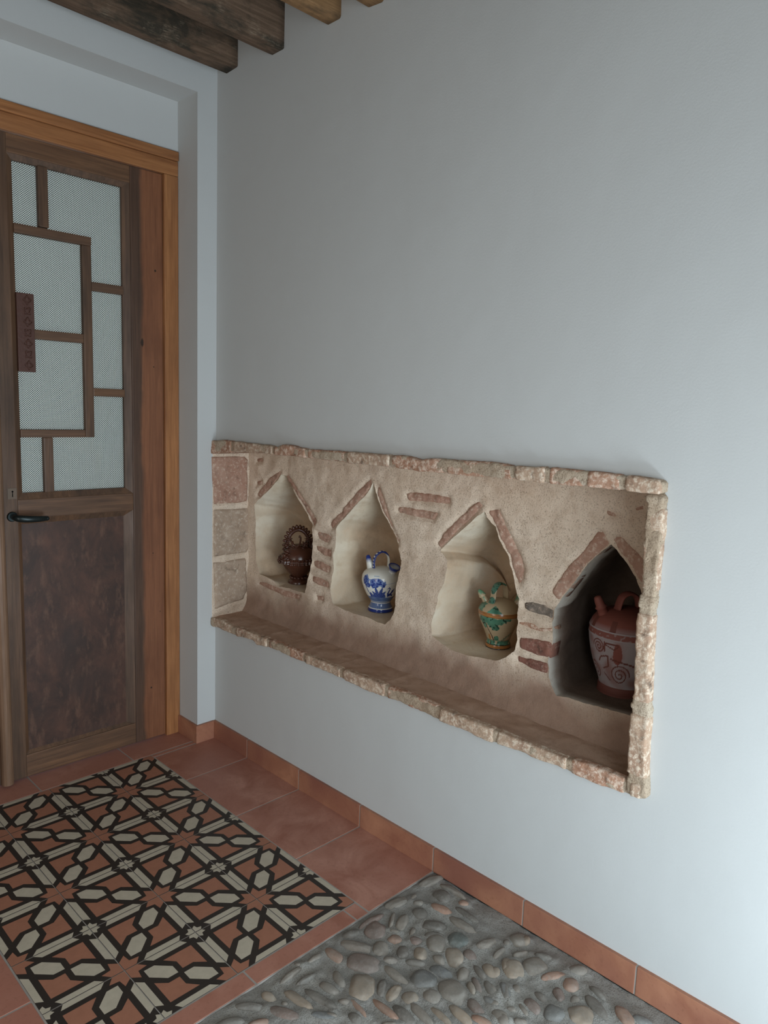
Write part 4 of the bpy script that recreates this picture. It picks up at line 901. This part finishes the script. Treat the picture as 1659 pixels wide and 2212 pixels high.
# green and cream jug
J3 = (.300, -1.222, .656); A3 = math.atan2(CAM[1]-J3[1], CAM[0]-J3[0])
CRM = (.40, .31, .195); GRN = (.035, .12, .075); GRD = (.010, .035, .024); OCH = (.36, .15, .045); LIN = (.03, .02, .012)
def paint_green(p):
    th = (math.atan2(p.y, p.x)-A3+PI) % (2*PI)-PI; a = th*.07; z = p.z
    n1_ = noise.noise(Vector((a*110, z*110, 1))); n2_ = noise.noise(Vector((a*45, z*45, 3)))
    gcol = lerp(lerp(GRN, (.10, .24, .16), max(0, .5+n2_)), GRD, 1 if n1_ > .28 else 0)
    if z < .003: return LIN
    if z < .0125: return OCH
    if z < .0145: return LIN
    if abs(z-.1245) < .0016 or abs(z-.1215+.0095) < .0004: return LIN if abs(z-.1245) < .0016 and int(z*2000) % 2 else OCH
    if .1125 < z < .1245: return LIN if min(abs(z-.1125), abs(z-.1235), abs(z-.1205)) < .0006 else OCH
    if z < .029: return gcol if n2_ > -.35 else CRM
    # tree trunk
    if strokes(a, z, [(-.052, .088, -.046, .066, .0016), (-.046, .066, -.034, .044, .0022), (-.034, .044, -.026, .028, .003), (-.026, .028, -.024, .020, .0035)]): return (.06, .022, .01)
    for cx_, cz_, rx, rz in ((-.062, .10, .022, .018), (-.035, .103, .030, .013), (0, .099, .022, .011), (-.026, .088, .020, .012), (-.014, .077, .017, .010), (.02, .107, .022, .006), (-.06, .082, .009, .014)):
        if ((a-cx_)/rx)**2+((z-cz_)/rz)**2 < 1+.8*n1_: return gcol
    if ((a+.010)/.014)**2+((z-.034)/.014)**2 < 1+.3*n1_ and z > .030: return gcol
    if abs(z-.0300) < .0006: return LIN
    if abs(z-.03-.55*(a-.022)) < .0045+.003*n1_ and .016 < a < .07: return lerp(gcol, CRM, .35)
    if ((a+.050)/.007)**2+((z-.040)/.010)**2 < 1+.7*n1_: return OCH
    if z > .1245:
        aa = th
        if abs(aa+.25) < .42*(1-(z-.1245)/.026)+.08*n1_ and z < .148: return gcol
        if abs(aa+1.45) < .5+.3*n1_ and z < .150: return gcol
    return CRM
j = tag(empty('ceramic_jug', J3), 'green and cream glazed jug with painted trees, in the third alcove', 'jug', 'spouted jugs in the alcoves')
bm = revolve(profile([(0, 0), (.037, 0), (.0405, .004), (.040, .013), (.037, .019), (.0375, .026), (.044, .045), (.055, .070), (.065, .094), (.0695, .111), (.0705, .122), (.066, .134), (.054, .147), (.034, .157), (.015, .162), (0, .163)], 14), 420)
jug_part('body', bm, M['greenglaze'], j, paint_green)
HA3 = math.radians(-8); up3 = (-math.sin(HA3), math.cos(HA3), 0)
bm = strap(rotp([(-.054, 0, .138), (-.042, 0, .152), (-.035, 0, .170), (-.033, 0, .190), (-.022, 0, .2085), (-.002, 0, .213), (.015, 0, .203), (.022, 0, .183), (.024, 0, .165), (.030, 0, .150)], HA3), .0125, .0038, up=up3, n=18, st=12)
def paint_h3(p):
    u = p.x*math.cos(HA3)+p.y*math.sin(HA3)
    rad = math.hypot(u+.005, (p.z-.175))
    return lerp((.06, .17, .12), GRD, 1 if noise.noise(p*140) > .25 else 0) if (rad > .0335 and u < .012) or p.z > .2115 else CRM
jug_part('handle', bm, M['greenglaze'], j, paint_h3)
bm = bmesh.new(); SA = math.radians(125)
b2_ = rotp([(.045, 0, .146)], SA)[0]; t2_ = rotp([(.072, 0, .186)], SA)[0]
spout(bm, b2_, t2_, [(.013, -.15), (.0095, .25), (.0085, .42), (.012, .5), (.0125, .57), (.0105, .62), (.010, .75), (.006, .92), (.003, 1)])
jug_part('spout', bm, M['greenglaze'], j, lambda p: (.10, .22, .13) if p.z > .175 or noise.noise(p*120) > .35 else CRM)
bm = bmesh.new(); MA = math.radians(-50)
b_ = rotp([(.052, 0, .137)], MA)[0]; t_ = rotp([(.070, 0, .171)], MA)[0]
cup(bm, b_, t_, .0145, .017, .021)
jug_part('mouth', bm, M['greenglaze'], j, lambda p: (.10, .22, .13) if p.z > .160 else CRM)

# large red clay jug
J4 = (.343, -1.642, .619); A4 = math.atan2(CAM[1]-J4[1], CAM[0]-J4[0])
CLY = (.22, .07, .052); SLP = (.34, .29, .29)
SP = []
for (cx_, cz_, R_, s_) in ((-.012, .072, .034, 1), (-.082, .150, .022, -1), (.075, .075, .030, 1), (.065, .150, .02, -1), (-.115, .07, .028, -1)):
    pr = None
    for q in range(46):
        an = q*.33; r_ = R_*(1-q/50); c_ = (cx_+s_*r_*math.cos(an), cz_+r_*math.sin(an))
        if pr: SP.append((pr[0], pr[1], c_[0], c_[1], .0019))
        pr = c_
SP += [(-.062, .150, -.055, .165, .0022), (-.055, .165, -.02, .165, .0022), (-.055, .160, -.03, .150, .0018), (-.03, .150, -.018, .162, .0018), (-.06, .168, -.06, .140, .002), (-.05, .128, -.05, .095, .0022),
       (-.05, .128, -.075, .12, .0022), (-.05, .095, -.07, .085, .002), (-.075, .12, -.085, .105, .002), (-.04, .12, .02, .11, .0026), (.02, .11, .05, .098, .0024), (-.07, .07, -.05, .05, .002)]
def paint_red(p):
    th = (math.atan2(p.y, p.x)-A4+PI) % (2*PI)-PI; a = th*.105; z = p.z
    n1_ = noise.noise(Vector((a*30, z*30, 1))); n2_ = noise.noise(Vector((a*120, z*120, 1)))
    if z < .028: return lerp(CLY, (.07, .03, .025), .5)
    if z < .175:
        if abs(th) > 1.6: return SLP
        if strokes(a, z, SP): return lerp(CLY, (.09, .03, .022), .6)
        if ((a+.020)/.013)**2+((z-.135)/.032)**2 < 1+.6*n1_: return CLY
        return lerp(SLP, CLY, max(0, min(.6, .15+n1_*.9)))
    if z < .179: return SLP
    if z < .196: return lerp(CLY, SLP, .6 if n2_ > .35 else .05)
    if z < .2: return SLP
    sp_ = max(0, 1-(z-.2)/.016)
    if abs(((a*13) % 1)-.5) < .12 and z < .228: return lerp(CLY, (.08, .03, .022), .5)
    return lerp(CLY, SLP, .55*sp_)
j = tag(empty('ceramic_jug', J4), 'large brick red clay jug with pale swirls, in the dark fourth alcove', 'jug', 'spouted jugs in the alcoves')
bm = revolve(profile([(0, 0), (.066, 0), (.070, .006), (.070, .022), (.068, .028), (.074, .048), (.088, .085), (.099, .125), (.105, .160), (.106, .180), (.105, .198), (.098, .216), (.084, .232), (.060, .245), (.03, .252), (0, .254)], 14), 400)
for v in bm.verts:
    if abs(v.co.z-.177) < .003 or abs(v.co.z-.198) < .003: v.co.x *= 1.012; v.co.y *= 1.012
jug_part('body', bm, M['redclay'], j, paint_red)
cl = lambda p: CLY
HA4 = math.radians(-30); up4 = (-math.sin(HA4), math.cos(HA4), 0)
bm = strap(rotp([(-.046, 0, .236), (-.037, 0, .250), (-.033, 0, .266), (-.024, 0, .286), (-.003, 0, .295), (.019, 0, .287), (.030, 0, .269), (.033, 0, .252), (.038, 0, .236)], HA4), .0165, .006, up=up4, n=18, st=12)
jug_part('handle', bm, M['redclay'], j, cl)
bm = bmesh.new(); SA = math.radians(140)
b2_ = rotp([(.070, 0, .225)], SA)[0]; t2_ = rotp([(.098, 0, .286)], SA)[0]
spout(bm, b2_, t2_, [(.022, -.15), (.016, .15), (.0135, .4), (.0175, .48), (.013, .56), (.0125, .75), (.010, .95), (.005, 1)])
jug_part('spout', bm, M['redclay'], j, cl)
bm = bmesh.new(); b_ = rotp([(.066, 0, .225)], math.radians(-60))[0]; t_ = rotp([(.095, 0, .27)], math.radians(-60))[0]
cup(bm, b_, t_, .020, .024, .030)
jug_part('mouth', bm, M['redclay'], j, cl)

# ornate brown jug
J1 = (.243, -.246, .690); A1 = math.atan2(CAM[1]-J1[1], CAM[0]-J1[0])
vd = Vector((math.cos(A1), math.sin(A1), 0)); rd = Vector((-math.sin(A1), math.cos(A1), 0))*1    # towards the room / along the face
rd = Vector((math.cos(A1+PI/2), math.sin(A1+PI/2), 0))
j = tag(empty('ceramic_jug', J1), 'dark brown glazed jug with ruffled collar, in the alcove nearest the door', 'jug', 'spouted jugs in the alcoves')
bm = revolve(profile([(0, 0), (.040, 0), (.044, .004), (.041, .012), (.030, .022), (.029, .028), (.034, .034), (.050, .052), (.064, .072), (.071, .086), (.0735, .10), (.073, .112), (.067, .130), (.055, .146), (.038, .156), (.018, .161), (0, .162)], 6), 96)
jug_part('body', bm, M['brownglaze'], j)
bm = bmesh.new(); n_ = 240; rings = []
for (r_, z_, w_) in ((.071, .110, .0), (.080, .1115, .0035), (.0825, .1095, .004), (.0785, .107, .004), (.0775, .099, .0045), (.079, .092, .004), (.0825, .0885, .004), (.0795, .0865, .003), (.068, .087, 0)):
    rings.append([bm.verts.new(((r_+w_*math.sin(2*PI*k/n_*30))*math.cos(2*PI*k/n_), (r_+w_*math.sin(2*PI*k/n_*30))*math.sin(2*PI*k/n_), z_+(.0012*math.sin(2*PI*k/n_*15)))) for k in range(n_)])
for a, b in zip(rings, rings[1:]):
    for k in range(n_): bm.faces.new([a[k], a[(k+1) % n_], b[(k+1) % n_], b[k]])
jug_part('ruffled_collar', bm, M['brownglaze'], j)
def W(u, z, v=0): return rd*u+vd*v+Vector((0, 0, z))     # u to the right as seen from the room
hp = [W(-.050, .138), W(-.049, .165), W(-.042, .192), W(-.027, .213), W(-.006, .2225), W(.015, .216), W(.031, .198), W(.040, .172), W(.045, .140)]
bm = bmesh.new(); sweep(bm, spline(hp, 10), .008, .0075, up=vd, n=14)
hh_ = jug_part('handle', bm, M['brownglaze'], j)
bm = bmesh.new(); sp_ = spline(hp, 10); c_ = W(-.003, .165)
for q in range(3, len(sp_)-3, 5):
    o_ = (sp_[q]-c_).normalized(); o2 = Vector((o_.x, o_.y, o_.z))
    rot = o2.to_track_quat('Z', 'Y').to_matrix().to_4x4()
    blob(bm, sp_[q]+o_*.0115, (.0072, .0072, .0105), 2, .001, q, rot)
jug_part('bead_edging', bm, M['brownglaze'], hh_)
def flower(c, s, name='flower', nrm=None):
    nrm = nrm or vd; bm = bmesh.new(); t1 = nrm.cross(Vector((0, 0, 1))).normalized(); t2 = nrm.cross(t1)
    blob(bm, Vector(c)+nrm*s*.45, (s*.34,)*3, 2)
    for ring_, rr, zz in ((6, .62, .2), (7, 1.0, 0)):
        for q in range(ring_):
            an = 2*PI*q/ring_+ring_; dr = t1*math.cos(an)+t2*math.sin(an)
            rot = (dr+nrm*.5).to_track_quat('X', 'Z').to_matrix().to_4x4()
            blob(bm, Vector(c)+dr*s*rr*.6+nrm*zz*s, (s*.46, s*.36, s*.17), 2, s*.06, q, rot)
    return jug_part(name, bm, M['brownglaze'], j)
flower(W(-.052, .124, .046), .024, nrm=(vd-rd*.9).normalized()); flower(W(-.050, .160, .010), .017, nrm=(vd-rd*.7).normalized())
flower(W(-.028, .150, .026), .015); flower(W(.022, .164, .022), .017); flower(W(.034, .185, .008), .014); flower(W(-.042, .183, .006), .014)
flower(W(-.078, .098, .022), .015, nrm=(vd*.4-rd).normalized()); flower(W(.015, .148, .040), .010)
bm = bmesh.new()      # crown ring and the two curling stems inside the hoop
sweep(bm, spline([W(-.030, .176, .018), W(-.026, .166, .024), W(-.014, .159, .028), W(-.002, .162, .026), (W(.004, .176, .020)), W(.005, .194, .014)], 8), lambda t: .0055-.002*t, up=vd, n=12)
sweep(bm, spline([W(.005, .194, .014), W(.001, .199, .013), W(-.002, .192, .012)], 6), .0028, up=vd, n=10)
sweep(bm, [W(-.010, .145, .026), W(-.010, .152, .028), W(-.010, .160, .028)], .011, up=vd, n=16)
jug_part('curled_stem', bm, M['brownglaze'], j)
bm = bmesh.new(); b_ = W(.050, .140, -.006); t_ = W(.062, .190, -.010)
spout(bm, b_, t_, [(.016, -.2), (.014, .3), (.011, .7), (.006, .95), (.002, 1)])
jug_part('spout', bm, M['brownglaze'], j)
bm = bmesh.new()
for q in range(14):
    an = 2*PI*q/14; blob(bm, (.034*math.cos(an), .034*math.sin(an), .025), (.0065, .0065, .0055), 2)
jug_part('foot_beads', bm, M['brownglaze'], j)

# ---------------------------------------------------------------- ceiling beams
beams = [(-.056, -.132, 2.637, .155, 'beam', 'dark ceiling beam nearest the door wall, ending lowest above the corner'),
         (-.336, -.414, 2.622, .19, 'beam', 'wide dark brown ceiling beam, second out from the door wall'),
         (-.633, -.70, 2.626, .20, 'beam_warm', 'lighter worn ceiling beam, third out from the door wall'),
         (-.823, -.895, 2.615, .20, 'beam_warm', 'honey coloured ceiling beam at the top edge, fourth out from the door wall')]
for i, (ya, yb, zb_, hgt, mt, lab) in enumerate(beams+[(-.823-.3*q, -.90-.3*q, 2.62, .2, 'beam', None) for q in range(1, 12)]):
    bm = bmesh.new(); n_ = 90; rings = []; x0_, x1_ = XL+.001, .001
    for q in range(n_+1):
        x = x0_+(x1_-x0_)*q/n_; ring = []
        sec = []
        pts_ = [(ya, zb_+hgt+.1), (ya, zb_+.007), (ya-.002, zb_+.002), (ya-.007, zb_), (yb+.007, zb_), (yb+.002, zb_+.002), (yb, zb_+.007), (yb, zb_+hgt+.1)]
        for (y, z) in pts_:
            d_ = .006*fbm((x*2.5, y*20+i, z*20), 3)+.0025*fbm((x*12, y*40+i, z*40), 3)
            ring.append(bm.verts.new((x, y+d_*(1 if y < (ya+yb)/2 else -1), z-d_*.8)))
        rings.append(ring)
    for a, b in zip(rings, rings[1:]):
        for k_ in range(len(a)-1): bm.faces.new([a[k_], a[k_+1], b[k_+1], b[k_]])
    bm.faces.new(rings[-1]); bm.faces.new(rings[0])
    if lab: tag(link('ceiling_beam', bm, M[mt], None, True), lab, 'beam', 'ceiling beams')
    elif i < 7: tag(link('ceiling_beam', bm, M[mt], None, True), 'dark ceiling beam out of view above the room', 'beam', 'ceiling beams overhead')
    else: bm.free()
